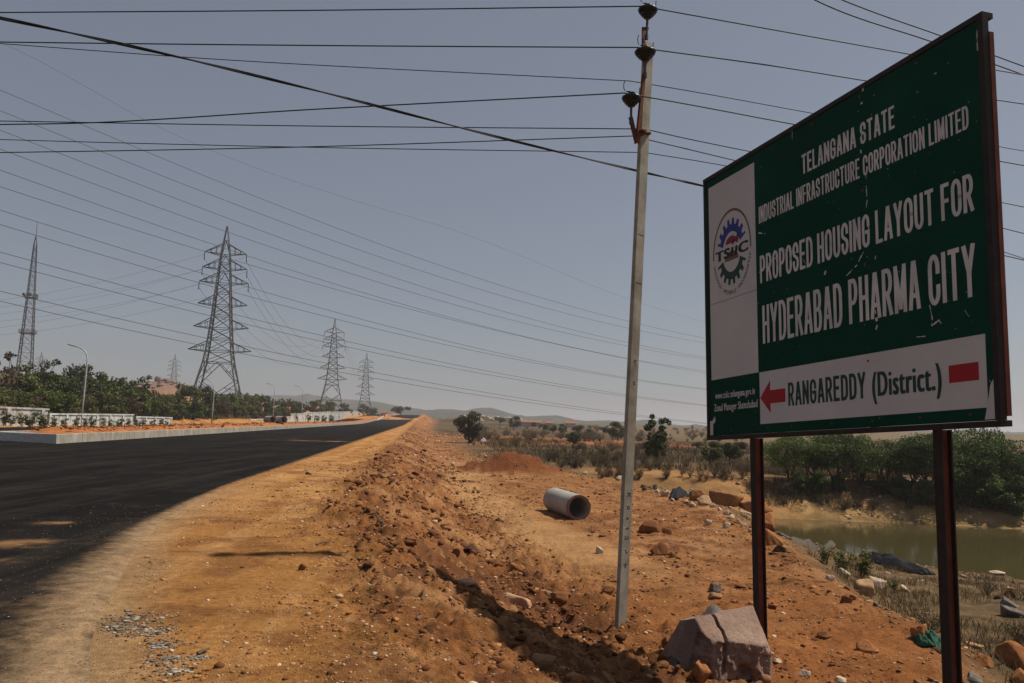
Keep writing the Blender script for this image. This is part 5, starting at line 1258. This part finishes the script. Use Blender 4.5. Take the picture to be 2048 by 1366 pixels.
    R(1512, 1024, 60, 26, 'orange', 'long orange rock at the plateau edge left of the far post', rz=.1); R(1452, 1010, 66, 30, 'orange', 'long orange rock ridge behind the pale stones at the plateau edge'); R(1526, 1056, 46, 34, 'orange', 'rounded orange boulder partly behind the far post'); R(1548, 1090, 34, 34, 'orange', 'orange red rock right of the far post above the slope edge'); R(1558, 1104, 30, 16, 'dark', 'dark shaded rock under the orange red one', )
    R(1393, 1000, 34, 22, 'orange', 'brown orange block against the black heap'); R(1410, 1010, 30, 20, 'tan', 'tan block in front of the brown orange one'); R(1330, 992, 18, 12, 'pale', 'pale stone on the plateau edge left of the black heap'); R(1314, 985, 12, 8, 'pale', 'smaller pale stone left of the one by the black heap'); R(1290, 981, 14, 9, 'brown', 'brown stone first on the plateau edge right of the pole')
    pe = [(1425, 1014, 10, 7), (1440, 1022, 12, 8), (1452, 1030, 12, 10), (1464, 1037, 12, 9), (1476, 1046, 12, 10), (1488, 1054, 12, 9), (1453, 1056, 14, 12), (1418, 1048, 13, 9), (1372, 1006, 12, 7), (1345, 1001, 10, 6), (1500, 1064, 11, 8), (1384, 1012, 14, 9)]
    for x, y, w, h in pe: R(x, y, w, h, 'pale', 'small pale stone in the line of stones along the plateau edge', 'stone', 'pale stones along the plateau edge', 'stone', 2)
    R(2040, 1344, 86, 62, 'orange', 'big orange boulder cut by the right frame edge', sub=4); R(2036, 1368, 40, 30, 'orange', 'smaller orange rock under the big boulder at the frame edge'); R(1968, 1332, 34, 22, 'orange', 'orange pink stone right of the near post'); R(1946, 1366, 40, 22, 'grey', 'grey round stone at the bottom right of the near post'); R(1948, 1296, 36, 12, 'tan', 'flat tan stone in dry grass right of the near post')
    R(2028, 1236, 44, 24, 'grey', 'dark grey rock on the shore near the right frame edge'); R(2020, 1214, 34, 20, 'grey', 'grey rock behind the dark grey one near the right frame edge'); R(2020, 1194, 20, 14, 'dark', 'small dark rock behind the grey pair at the right frame edge'); R(1994, 1200, 14, 11, 'dark', 'small dark stone left of the grey pair'); R(2021, 1183, 16, 9, 'tan', 'tan stone on the bare shore patch at the right frame edge'); R(2034, 1134, 36, 12, 'tan', 'low tan rock in the water at the right frame edge'); R(1994, 1147, 28, 6, 'pale', 'thin white slab at the water\'s edge right of the near post')
    R(1838, 1122, 26, 18, 'tan', 'tan rock on the pond shore left of the near post'); R(1832, 1106, 9, 14, 'tan', 'small upright tan stone on the pond shore', deep=.6); R(1815, 1118, 18, 11, 'tan', 'low tan stone left of the upright one on the shore'); R(1928, 1156, 14, 8, 'tan', 'small tan stone on the mud right of the near post'); R(1744, 1096, 20, 9, 'tan', 'flat tan stone at the near waterline')
    R(1238, 960, 16, 9, 'pale', 'pale stone left of the pole at the far edge of the plateau'); R(1170, 948, 10, 6, 'pale', 'pale stone at the right foot of the red mound'); R(905, 930, 9, 6, 'pale', 'pale stone at the left foot of the red mound')
    # loose clods of the bank: many of a kind
    pts = []; k = 0
    while len(pts) < 150 and k < 4000:
        k += 1; t = math.exp(g.uniform(math.log(4.5), math.log(60))); s = float(s_crest(t)) + g.uniform(-.3, 1.25) * float(s_base(t) - s_crest(t)) ; x, y = xy_of(s, t)
        if y > 3 and fbm(np.array([x / 1.4]), np.array([y / 1.4]), 701, 3)[0] > .47: pts.append((x, y))
    meshes = []
    for q in range(8):
        Q, Fc = rock_shape(2, rand_planes(g), q, .12, 3); Q *= np.array((.5, .42, .34)); meshes.append(np_mesh('clod', Q, Fc, STONE[('brown', 'brown', 'dark', 'brown', 'orange', 'dark', 'brown', 'tan')[q]]))
    for i, (x, y) in enumerate(pts):
        o = link('clod', meshes[i % 8]); sz = min(.22, .045 * (1 + g.pareto(2.6))) * (1 + y / 60); z = gz(x, y); o.location = (x, y, z + sz * .10); o.scale = (sz, sz, sz); o.rotation_euler = (g.uniform(-.4, .4), g.uniform(-.4, .4), g.uniform(0, 6.28))
        tag(o, 'small loose clod or stone lying on the crumbling bank between shoulder and plateau', 'clod', 'loose clods of the crumbling bank')
    n = 0; k = 0
    while n < 80 and k < 3000:
        k += 1; t = math.exp(g.uniform(math.log(6), math.log(40))); s = g.uniform(float(s_base(t)), float(s_plat(t)) + .6); x, y = xy_of(s, t)
        if fbm(np.array([x / 1.4]), np.array([y / 1.4]), 711, 3)[0] < .48 or abs(s - float(track_s(t))) < .9 and t > 14: continue
        o = link('clod', meshes[n % 8]); sz = min(.2, .045 * (1 + g.pareto(2.6))) * (1 + y / 60); o.location = (x, y, gz(x, y) + sz * .1); o.scale = (sz, sz, sz); o.rotation_euler = (g.uniform(-.4, .4), g.uniform(-.4, .4), g.uniform(0, 6.28))
        tag(o, 'small loose clod or stone lying on the dirt plateau around pole and board', 'clod', 'loose clods of the dirt plateau'); n += 1
    # the big split rock beside the far post
    q = G(1462, 1356); q = q + np.array((.02, .36, 0))
    pl = [((-.02, -.36, .93), .185), ((.10, -.98, .16), .37), ((-.95, -.28, .10), .40), ((-.80, -.35, .48), .445), ((.72, -.68, .10), .47), ((.66, -.30, .69), .375), ((.95, .1, .25), .46), ((.05, 1, .3), .40), ((-.6, .6, .5), .42), ((0, 0, -1), .33), ((-.62, -.78, -.1), .47), ((.35, -.80, -.48), .47), ((-.3, .2, .93), .235)]
    Q, Fc = rock_shape(6, pl, 5, .02, 9); V = ICO[6][0]
    fr = np.clip((-.10 - Q[:, 2]) / .1, 0, 1) * 0 + (Q[:, 1] < -.2) * np.clip((.085 - Q[:, 2]) / .05, 0, 1)
    Q += V * (fr * .13 * (np.abs(fbm(Q[:, 0] * 6 + 3, Q[:, 2] * 8, 640, 5, .62) - .5) * 2 - .45))[:, None]
    xc = -.075 - .30 * np.clip(Q[:, 1] + .34, 0, 1) + .03 * (fbm(Q[:, 1] * 6, Q[:, 2] * 6, 650, 3) - .5) * 2
    dd = np.abs(Q[:, 0] - xc); wd = .015 + .018 * np.clip(.1 - Q[:, 1], 0, .4)
    gr = np.clip(1.25 - dd / wd, 0, 1) * (Q[:, 2] > -.22) * ((Q[:, 1] < .40))
    Q -= V * (gr * .065)[:, None]
    nick = np.exp(-((Q[:, 0] - .17) / .06) ** 2 - ((Q[:, 2] + .16) / .05) ** 2) * (Q[:, 1] < -.15); Q[:, 1] += np.clip(nick * 1.6, 0, 1) * .10
    m, nt, b = new_mat('split_rock'); v = coords(nt); n1 = noise(nt, v, 2.2, 7, .6); n2 = noise(nt, v, 30, 5, .7)
    r1 = ramp(nt, n1.outputs[0], [(.3, (.175, .105, .078)), (.5, (.255, .165, .125)), (.7, (.33, .235, .175))]); r2 = ramp(nt, n2.outputs[0], [(.3, (.7, .7, .7)), (.7, (1.15, 1.15, 1.15))])
    nt.links.new(mixc(nt, 1.0, r1.outputs[0], r2.outputs[0], 'MULTIPLY'), b.inputs['Base Color']); b.inputs['Roughness'].default_value = .9; bump(nt, b, n2.outputs[0], .9, .02)
    o = link('boulder', np_mesh('boulder', Q * np.array((.92, 1.0, 1.13)), Fc, m, False), None, q + np.array((0, 0, .27))); o.rotation_euler = (0, .17, 0); tag(o, 'big purplish brown split rock with a deep crack at the far post\'s foot', 'boulder')
    sl, Fs = rock_shape(4, [((.3, -.3, .9), .10), ((0, -1, .1), .2), ((1, 0, .3), .38), ((-1, 0, .3), .38), ((0, 1, .2), .12), ((0, 0, -1), .3)], 9, .02, 6)
    o = link('rock', np_mesh('rock', sl, Fs, STONE['grey']), None, q + np.array((.20, .36, .22))); o.rotation_euler = (.05, .42, .2); tag(o, 'dark grey slab leaning behind the big split rock', 'rock')
rocks()

def gravel():
    """countless pebbles and crumbs, as one object per zone"""
    g = np.random.default_rng(21); V1, F1 = ICO[1]
    base = [rock_shape(1, rand_planes(g, 10), k, 0)[0] for k in range(12)]
    def pebbles(name, pts, sizes, mat, flat=.6):
        n = len(pts); nv = len(V1); ca, sa = np.cos(a := g.uniform(0, 6.28, n)), np.sin(a)
        B = np.array(base)[g.integers(0, 12, n)] * sizes[:, None, None] * np.stack([g.uniform(.7, 1.3, n), g.uniform(.6, 1.1, n), g.uniform(.4, .9, n) * flat / .6], 1)[:, None, :]
        X = B[..., 0] * ca[:, None] - B[..., 1] * sa[:, None]; Y = B[..., 0] * sa[:, None] + B[..., 1] * ca[:, None]
        V = np.stack([X, Y, B[..., 2]], -1) + pts[:, None, :]
        F3 = (F1[None] + (np.arange(n) * nv)[:, None, None]).reshape(-1, 3)
        o = link(name, np_mesh(name, V.reshape(-1, 3), F3, mat)); tag(o, kind='stuff'); return o
    crumb = mat_island('soil_crumbs', [(.0, (.10, .042, .018)), (.35, (.22, .095, .036)), (.7, (.36, .17, .07)), (.86, (.42, .24, .12)), (1, (.55, .42, .30))], .95, 0, 0, .1)
    chip = mat_island('stone_chips', [(.0, (.16, .11, .075)), (.4, (.30, .21, .14)), (.8, (.46, .35, .25)), (1, (.60, .52, .43))], .9, 0, 0, .15)
    grey = mat_island('grey_chips', [(.0, (.05, .038, .028)), (.4, (.17, .135, .10)), (1, (.40, .34, .27))], .95, 0, 0, .05)
    def cloud(n, cond, tmin, tmax, smin, smax, power=1.0):
        out = []; tot = 0
        while tot < n:
            t = np.exp(g.uniform(math.log(tmin), math.log(tmax), n * 2)); s = g.uniform(smin, smax, n * 2)
            x, y = xy_of(s, t); m = cond(s, t, x, y) & (y > 2.2) & (np.abs(x / y) < .72); out.append(np.stack([x[m], y[m]], 1)); tot += m.sum()
        q = np.concatenate(out)[:n]; return np.column_stack([q, terr(q[:, 0], q[:, 1])])
    nz = lambda x, y, f, sd_: fbm(x / f, y / f, sd_, 3, .6)
    sz = lambda n, lo, p, y, cap: np.minimum(lo * (1 + g.pareto(p, n)), cap) * (1 + y / 30)
    p = cloud(17000, lambda s, t, x, y: (s > s_crest(t) - .5 - 1.2 * (g.random(s.shape) ** 2)) & (s < s_base(t) + 1.2) & (nz(x, y, .9, 801) > .40), 3.6, 48, -3, 6.5)
    pebbles('gravel', p, sz(len(p), .007, 2.4, p[:, 1], .05), crumb)
    p = cloud(15000, lambda s, t, x, y: (s > s_base(t) - .3) & (s < s_plat(t) + .8) & (nz(x, y, 1.1, 811) > .42) & ((np.abs(s - track_s(t)) > .8) | (t < 14)), 5, 44, 0, 11)
    pebbles('gravel', p, sz(len(p), .007, 2.4, p[:, 1], .045), crumb)
    p = cloud(5200, lambda s, t, x, y: (s > s_crest(t) - .8) & (s < s_plat(t) + 1) & (nz(x, y, .8, 821) > .5), 4, 44, -3, 11)
    pebbles('gravel', p, sz(len(p), .0045, 2.4, p[:, 1], .032), chip)
    p = cloud(9000, lambda s, t, x, y: (s > s_edge(t) + .1) & (s < s_crest(t)) & (nz(x, y, 1.3, 831) > .46), 3.4, 30, -4, 3.5)
    pebbles('gravel', p, sz(len(p), .005, 2.6, p[:, 1], .025), crumb)
    p = cloud(1500, lambda s, t, x, y: (s > s_edge(t) + .05) & (s < s_crest(t) + .3), 3.4, 25, -4, 3.5)
    pebbles('gravel', p, sz(len(p), .005, 2.4, p[:, 1], .022), chip)
    earth = mat_island('broken_earth', [(.0, (.07, .028, .014)), (.4, (.15, .062, .026)), (.8, (.25, .11, .045)), (1, (.34, .19, .09))], .95, 0, 12, .1)
    p = cloud(4600, lambda s, t, x, y: (s > s_crest(t) - .2) & (s < s_base(t) + .5) & (nz(x, y, .7, 861) > .50), 4.2, 46, -3, 6)
    pebbles('rubble', p, sz(len(p), .015, 2.0, p[:, 1], .085), earth, .6)
    p = cloud(1300, lambda s, t, x, y: (s > s_base(t)) & (s < s_plat(t) + .9) & (nz(x, y, .8, 871) > .56) & ((np.abs(s - track_s(t)) > 1.0) | (t < 14)), 5, 40, 0, 11)
    pebbles('rubble', p, sz(len(p), .014, 2.0, p[:, 1], .07), earth, .6)
    # grit swept along the tarmac edge
    p = cloud(2200, lambda s, t, x, y: (s < s_edge(t)) & (s > s_edge(t) - 2.2 * g.random(s.shape) ** 1.8), 3.2, 14, -7, 3.5); p[:, 2] = .026
    pebbles('gravel', p, sz(len(p), .003, 2.8, p[:, 1], .010), crumb, .3)
    # the spill of grey chippings at the shoulder's edge
    path = [(262, 1238, .34), (300, 1262, .34), (325, 1290, .24), (340, 1318, .20), (352, 1345, .16), (395, 1315, .10), (245, 1255, .22)]; P_ = []
    for px, py, r in path:
        c = P_ground0(px, py); n = int(230 * r / .3); a = g.uniform(0, 6.28, n); rr = r * np.abs(g.normal(size=n)) * .42; P_.append(np.stack([c[0] + rr * np.cos(a), c[1] + rr * np.sin(a) * 1.1], 1))
    q = np.concatenate(P_); p = np.column_stack([q, terr(q[:, 0], q[:, 1]) + .003]); pebbles('gravel', p, sz(len(p), .009, 2.2, p[:, 1] * 0, .034), grey, .22)
    # rubble on the far part of the bank and field edge, pale shards
    p = cloud(6000, lambda s, t, x, y: (s > s_crest(t)) & (s < 9) & (nz(x, y, 3.5, 841) > .46), 40, 190, -2, 10)
    pebbles('gravel', p, np.minimum(.035 * (1 + g.pareto(2.4, len(p))), .2) * (.6 + p[:, 1] / 140), crumb)
    p = cloud(900, lambda s, t, x, y: (s > s_crest(t)) & (s < 9) & (nz(x, y, 3.5, 841) > .5), 40, 190, -2, 10)
    pebbles('gravel', p, np.minimum(.03 * (1 + g.pareto(2.4, len(p))), .16) * (.6 + p[:, 1] / 140), chip)
    # clods on the median and stones along the pond
    out = []; t = np.exp(g.uniform(math.log(44), math.log(200), 2200)); s = g.uniform(S_KERB2 + .4, S_KERB - .4, 2200); x, y = xy_of(s, t)
    pebbles('gravel', np.column_stack([x, y, .50 + .25 * g.random(2200)]), np.minimum(.05 * (1 + g.pareto(2.4, 2200)), .24), crumb)
    k = 0; pts = []
    x = g.uniform(5, 36, 30000); y = g.uniform(8, 46, 30000); d = poly_sd(x, y, POND); m = (d > .05) & (d < 6) & (np.abs(x / y) < .7) & (nz(x, y, 1.2, 851) > .5) & (st_of(x, y)[0] > s_plat(st_of(x, y)[1]) + .5)
    q = np.stack([x[m], y[m]], 1)[:5000]; p = np.column_stack([q, terr(q[:, 0], q[:, 1])]); pebbles('gravel', p, sz(len(p), .016, 2.2, p[:, 1], .10), chip)
gravel()

def pipe(name, a, b, R, th, label, group=None):
    a = np.array(a, float); b = np.array(b, float); ax = b - a; L = np.linalg.norm(ax); ax /= L
    root = empty(name, a); tag(root, label, 'pipe', group)
    MB().lathe((0, 0, 0), [(R - th, 0), (R - .01, 0), (R, .012), (R, L - .012), (R - .01, L), (R - th, L), (R - th, 0)], 48, ax).build('barrel', M['pipe'], root, False)
    me = [c for c in bpy.data.objects if c.parent == root][0].data
    MB().lathe(ax * (L + .002), [(R - th * .85, 0), (R - .004, 0), (R + .003, -.03), (R + .003, -.07), (R - .002, -.07)], 48, ax).build('rim', M['rim'], root, False)
    for c in [c for c in bpy.data.objects if c.parent == root]:
        mo = c.modifiers.new('w', 'WELD') if False else None
        c.data.polygons.foreach_set('use_smooth', np.ones(len(c.data.polygons), bool))
        c.data.set_sharp_from_angle(angle=math.radians(35)) if hasattr(c.data, 'set_sharp_from_angle') else None
    return root
def kerb_joints(m):
    nt = m.node_tree; b = nt.nodes['Principled BSDF']; tc = coords(nt); mp = nt.nodes.new('ShaderNodeMapping'); mp.inputs['Rotation'].default_value = (0, 0, -TH); nt.links.new(tc, mp.inputs['Vector'])
    sp = nt.nodes.new('ShaderNodeSeparateXYZ'); nt.links.new(mp.outputs[0], sp.inputs[0])
    fr = nt.nodes.new('ShaderNodeMath'); fr.operation = 'PINGPONG'; fr.inputs[1].default_value = 1.5; nt.links.new(sp.outputs['Y'], fr.inputs[0])
    lt = nt.nodes.new('ShaderNodeMath'); lt.operation = 'LESS_THAN'; lt.inputs[1].default_value = .03; nt.links.new(fr.outputs[0], lt.inputs[0])
    old = b.inputs['Base Color'].links[0].from_socket; st = nt.nodes.new('ShaderNodeMapping'); st.inputs['Scale'].default_value = (2.5, 2.5, .5); nt.links.new(tc, st.inputs['Vector'])
    nz_ = noise(nt, st.outputs[0], 2.2, 5, .65); rr = ramp(nt, nz_.outputs[0], [(.35, (.62, .56, .5)), (.6, (1, 1, 1))]); c = mixc(nt, .8, old, rr.outputs[0], 'MULTIPLY')
    nt.links.new(mixc(nt, lt.outputs[0], c, (.12, .11, .10)), b.inputs['Base Color'])
kerb_joints(M['kerb'])
def wall_stains(m):
    nt = m.node_tree; b = nt.nodes['Principled BSDF']; tc = coords(nt); old = b.inputs['Base Color'].links[0].from_socket
    st = nt.nodes.new('ShaderNodeMapping'); st.inputs['Scale'].default_value = (1.6, 1.6, .22); nt.links.new(tc, st.inputs['Vector'])
    n_ = noise(nt, st.outputs[0], 1.6, 6, .7); rr = ramp(nt, n_.outputs[0], [(.38, (.42, .38, .33)), (.56, (1, 1, 1))]); nt.links.new(mixc(nt, .85, old, rr.outputs[0], 'MULTIPLY'), b.inputs['Base Color'])
wall_stains(M['whitewash'])
M['pipe'] = mat_var('pipe_concrete', (.24, .235, .22), (.36, .35, .32), 2.2, .9, 50, .35, .006)
M['rim'] = mat_var('rim_stain', (.16, .07, .05), (.24, .12, .09), 7, .9, 50, .3, .004)
def pipes():
    R = .345; q = G(1152, 1040); nr = P(1158, 1014, q[1] + .05); nr[2] = gz(nr[0], nr[1]) + R - .02
    fr = P(1108, 993, q[1] + 2.15); fr[2] = gz(fr[0], fr[1]) + R - .04
    pipe('drain_pipe', fr, nr, R, .06, 'grey concrete drain pipe with reddish rim lying alone on the dirt track')
    for px, l in ((546, 'left of two concrete pipes lying by the far white wall'), (568, 'right of two concrete pipes lying by the far white wall')):
        c = P(px, 839.5, 103); pipe('drain_pipe', c + np.array((-1.4, 2.0, .0)), c, .46, .07, l, 'two concrete pipes by the far wall')
pipes()

def debris():
    def sheet(name, px0, py0, px1, py1, wid, mat, label, cat, seed, hgt=.15, n=40):
        a = G(px0, py0); b = G(px1, py1); g = np.random.default_rng(seed); u = np.linspace(0, 1, n); v = np.linspace(-1, 1, 22); U, Vv = np.meshgrid(u, v)
        d = b - a; L = math.hypot(d[0], d[1]); nrm = np.array((-d[1], d[0])) / L
        half = wid / 2 * (.35 + .65 * np.sin(math.pi * np.clip(U * .94 + .03, 0, 1)) ** .6) * (.75 + .5 * vnoise(U * 5, U * 0, seed))
        X = a[0] + d[0] * U + nrm[0] * half * Vv; Y = a[1] + d[1] * U + nrm[1] * half * Vv
        Z = terr(X, Y) + .03 + hgt * (1 - Vv ** 2) * (.25 + fbm(U * 9, Vv * 2.2, seed + 1, 4, .65)) * np.sin(math.pi * U) ** .5 + .06 * (fbm(U * 22, Vv * 5, seed + 2, 3) - .5)
        nr, na = X.shape; idx = np.arange(nr * na).reshape(nr, na); Fq = np.stack([idx[:-1, :-1], idx[:-1, 1:], idx[1:, 1:], idx[1:, :-1]], -1).reshape(-1, 4)
        o = link(name, np_mesh(name, np.stack([X, Y, Z], -1).reshape(-1, 3), Fq, mat, False)); sm = o.modifiers.new('thick', 'SOLIDIFY'); sm.thickness = .012; tag(o, label, cat); return o
    blk = mat_flat('black_plastic', (.008, .008, .009), .7, .12); gcl = mat_var('green_cloth', (.012, .06, .036), (.02, .095, .06), 8, .85, 60, .3, .004)
    grl = mat_var('grey_cloth', (.04, .032, .024), (.10, .08, .058), 4, .9, 40, .3, .01)
    sheet('plastic_sheet', 1728, 1112, 1858, 1152, .95, blk, 'crumpled black plastic sheet lying along the pond shore', 'plastic sheet', 31, .34)
    sheet('plastic_sheet', 1347, 1000, 1396, 992, .7, blk, 'heap of black plastic on the plateau edge right of the pole', 'plastic sheet', 32, .55)
    sheet('plastic_sheet', 1286, 976, 1310, 970, .5, blk, 'small dark plastic rag at the far plateau edge near the pole', 'plastic sheet', 35, .3)
    sheet('green_cloth', 1832, 1286, 1888, 1298, .34, gcl, 'dusty green cloth half buried beside the near post', 'cloth', 33, .13)
    sheet('grey_cloth', 1560, 1070, 1690, 1098, .45, grl, 'grey dusty rags strewn along the waterline right of the far post', 'cloth', 34, .25)
    # stick on the shoulder and on the bank
    for (x0, y0, x1, y1, l, r) in ((632, 1092, 662, 1083, 'short dark stick on the shoulder', .012), (745, 1030, 768, 1052, 'pale stick lying down the crumbling bank', .016), (395, 1312, 418, 1303, 'short grey stick beside the grey chippings', .013)):
        a = G(x0, y0); b = G(x1, y1); g = np.random.default_rng(int(x0)); mb = MB(); limb(mb, a + np.array((0, 0, .015)), b + np.array((0, 0, .02)), r, r * .6, g, 6, .03); o = mb.build('stick', LEAF['dry'] if x0 != 632 else LEAF['bark']); tag(o, l, 'stick')
    # pale litter at the foot of the dark bush
    sheet('plastic_bag', 963, 885, 970, 882, .7, mat_flat('pale_plastic', (.24, .19, .18), .7), 'pale pinkish plastic litter at the foot of the dark leaning bush', 'litter', 36, .6, 16)
    # egret like white marker post at the water
    q = G(1558, 1062); o = MB().lathe((0, 0, 0), [(.05, -.1), (.055, .2), (.04, .26), (0, .27)], 8).build('marker_stake', M['whitewash'], None, True, q); tag(o, 'tiny white stake at the water right of the far post', 'stake')
    # pale boulders on the two hillocks
    g = np.random.default_rng(55)
    for (hx, hy, rad, hh), n, lab, grp, c, hz in ((HILLOCKS[0], 75, 'weathered pinkish boulder on the rocky hill above the thicket', 'boulders of the rocky hill', 'hill', 1.15), (HILLOCKS[2], 40, 'pale boulder on the low scrubby hill beyond the field', 'pale boulders of the low hill', 'pale', .8)):
        ms = [np_mesh('boulder', rock_shape(2, rand_planes(g, 14), k, .1, 2)[0], ICO[2][1], STONE[c]) for k in range(5)]
        for k in range(n):
            a = g.uniform(0, 6.28); r = rad * g.random() ** .7 * 1.0; x, y = hx + r * math.cos(a), hy + r * math.sin(a) - 3; s = g.uniform(.7, 2.3) * hz
            o = link('boulder', ms[k % 5]); o.location = (x, y, gz(x, y) + s * .15); o.scale = (s * 1.2, s, s * .8); o.rotation_euler = (0, 0, g.uniform(0, 6)); tag(o, lab, 'boulder', grp)
    p = P(317, 750, 416); o = link('boulder', np_mesh('boulder', rock_shape(3, [((.15, 0, 1), .7), ((-1, .1, .15), 1), ((1, 0, .3), .9), ((.2, -1, .2), .8), ((0, 1, 0), .9), ((-.5, -.6, .5), .85), ((0, 0, -1), 1)], 3, .2, 2)[0] * 1.7, ICO[3][1], STONE['hill'])); o.location = (p[0], p[1], gz(p[0], p[1]) + 1.2); tag(o, 'square block like boulder crowning the rocky hill', 'boulder')
    # scattered far buildings
    wallm = mat_flat('far_wall', (.42, .36, .32), .9); roofm = mat_flat('far_roof', (.26, .12, .085), .9)
    for (px, py, w, h, l) in ((1056, 850, 6.5, 1.8, 'distant long building with a red roof between field trees'), (1140, 853, 4.5, 1.8, 'small distant building with a red roof right of the long one'), (1072, 856, 4, 1.6, 'tiny pale distant building below the long red roof'), (1098, 852, 3, 1.6, 'tiny distant house just right of the long red roof'), (768, 824, 2, 1.4, 'tiny pale hut on the red cut beside the far road')):
        p = P(px, py, 340 if px > 800 else 330); z = gz(p[0], p[1]); p[2] = z; root = empty('house', p); tag(root, l, 'house', None)
        MB().box((-w / 2, -2, -.5), (w / 2, 2, h)).build('wall', wallm, root)
        MB().add([(-w / 2 - .4, -2.5, h), (w / 2 + .4, -2.5, h), (w / 2 + .4, 2.5, h), (-w / 2 - .4, 2.5, h), (-w / 2 - .4, 0, h + .9), (w / 2 + .4, 0, h + .9)], [(0, 1, 5, 4), (2, 3, 4, 5), (1, 2, 5), (3, 0, 4), (3, 2, 1, 0)]).build('roof', roofm, root)
debris()

# ------------------------------------------------------------------ the person standing on the median
def person():
    def skin(name, nodes, edges, mat, sub=1):
        me = bpy.data.meshes.new(name); me.from_pydata([n[:3] for n in nodes], edges, []); o = bpy.data.objects.new(name, me); COL.objects.link(o)
        sk = o.modifiers.new('s', 'SKIN'); ss = o.modifiers.new('u', 'SUBSURF'); ss.levels = sub; ss.render_levels = sub
        for i, n in enumerate(nodes): 
            r = n[3]; me.skin_vertices[0].data[i].radius = (r, r) if not hasattr(r, '__len__') else r
        me.skin_vertices[0].data[0].use_root = True
        bpy.context.view_layer.update(); m2 = bpy.data.meshes.new_from_object(o.evaluated_get(bpy.context.evaluated_depsgraph_get())); bpy.data.objects.remove(o); bpy.data.meshes.remove(me)
        m2.materials.clear(); m2.materials.append(mat); m2.polygons.foreach_set('use_smooth', np.ones(len(m2.polygons), bool)); return m2
    sm = mat_flat('skin', (.20, .10, .06), .6); wm = mat_flat('white_shirt', (.62, .60, .58), .9); tm = mat_flat('dark_trousers', (.016, .016, .02), .9); hm = mat_flat('hair', (.01, .008, .007), .8)
    root = empty('person'); tag(root, 'person in white shirt and dark trousers standing by the far white wall', 'person')
    nd = [(0, 0, .96, (.13, .10)), (0, 0, 1.15, (.13, .10)), (0, 0, 1.38, (.16, .10)), (0, -.01, 1.48, .06), (0, -.02, 1.55, .06), (0, -.03, 1.63, (.075, .095)), (0, -.02, 1.71, (.06, .075))]; ed = [(i, i + 1) for i in range(6)]
    for s in (-1, 1):
        b = len(nd); nd += [(s * .10, 0, .90, .085), (s * .11, .0, .50, .058), (s * .115, .02, .09, .04), (s * .125, -.14, .03, .035)]; ed += [(0, b), (b, b + 1), (b + 1, b + 2), (b + 2, b + 3)]
        b = len(nd); nd += [(s * .19, 0, 1.40, .055), (s * .25, .02, 1.12, .042), (s * .24, -.08, .88, .030), (s * .235, -.10, .82, (.022, .036))]; ed += [(2, b), (b, b + 1), (b + 1, b + 2), (b + 2, b + 3)]; h = b + 3
        for k, (dy, L) in enumerate(((-.028, .065), (-.01, .075), (.008, .072), (.026, .058))):
            b = len(nd); nd += [(s * .235, -.10 + dy, .785, .009), (s * .222, -.105 + dy, .785 - L, .008)]; ed += [(h, b), (b, b + 1)]
        b = len(nd); nd += [(s * .225, -.135, .81, .010), (s * .215, -.15, .77, .009)]; ed += [(h, b), (b, b + 1)]
    body = link('body', skin('body', nd, ed, sm), root)
    sh = [(0, 0, .94, (.145, .115)), (0, 0, 1.15, (.15, .115)), (0, 0, 1.38, (.18, .115)), (0, 0, 1.46, .075)]; se = [(0, 1), (1, 2), (2, 3)]
    for s in (-1, 1): b = len(sh); sh += [(s * .20, 0, 1.40, .072), (s * .255, .02, 1.12, .056), (s * .245, -.07, .90, .042)]; se += [(2, b), (b, b + 1), (b + 1, b + 2)]
    link('shirt', skin('shirt', sh, se, wm), root)
    tr = [(0, 0, .98, (.14, .11)), (0, 0, .92, (.14, .11))]; te = [(0, 1)]
    for s in (-1, 1): b = len(tr); tr += [(s * .10, 0, .86, .10), (s * .11, 0, .50, .075), (s * .115, .01, .08, .06)]; te += [(1, b), (b, b + 1), (b + 1, b + 2)]
    link('trousers', skin('trousers', tr, te, tm), root)
    V, Fc = ICO[3]; k = V[:, 2] > -.15; hv = V * np.array((.088, .105, .10)) * np.where((V[:, 1] < -.55) & (V[:, 2] < .5), .7, 1)[:, None] + np.array((0, -.012, 1.685)); link('hair', np_mesh('hair', hv, Fc[np.all(V[Fc][:, :, 2] > -.2, axis=1)], hm, True), root)
    fc = MB(); 
    for s in (-1, 1): fc.lathe((s * .032, -.118, 1.655), [(0, -.008), (.009, 0), (0, .008)], 6, (0, 1, 0))
    fc.build('eye', hm, body); MB().lathe((0, -.125, 1.632), [(.016, -.02), (.012, .0), (.004, .02)], 6).build('nose', sm, body); MB().box((-.025, -.121, 1.594), (.025, -.112, 1.602)).build('mouth', mat_flat('lips', (.16, .05, .04)), body)
    for s in (-1, 1): MB().lathe((s * .083, -.02, 1.64), [(0, -.03), (.012, -.015), (.014, .015), (0, .03)], 6).build('ear', sm, body)
    f = P(593, 846, 136); root.location = f; root.rotation_euler = (0, 0, .5); root.scale = (1.04,) * 3
person()

# ------------------------------------------------------------------ the hazy air
def haze():
    o = MB().box((-9800, -9800, -9), (9800, 9800, 75)).build('haze', None); m = bpy.data.materials.new('haze'); m.use_nodes = True; nt = m.node_tree
    nt.nodes.remove(nt.nodes['Principled BSDF']); v = nt.nodes.new('ShaderNodeVolumePrincipled'); v.inputs['Density'].default_value = .00036; v.inputs['Color'].default_value = (.70, .715, .79, 1); v.inputs['Anisotropy'].default_value = .25
    nt.links.new(v.outputs[0], nt.nodes['Material Output'].inputs['Volume']); o.data.materials.append(m); tag(o, kind='stuff')
haze()
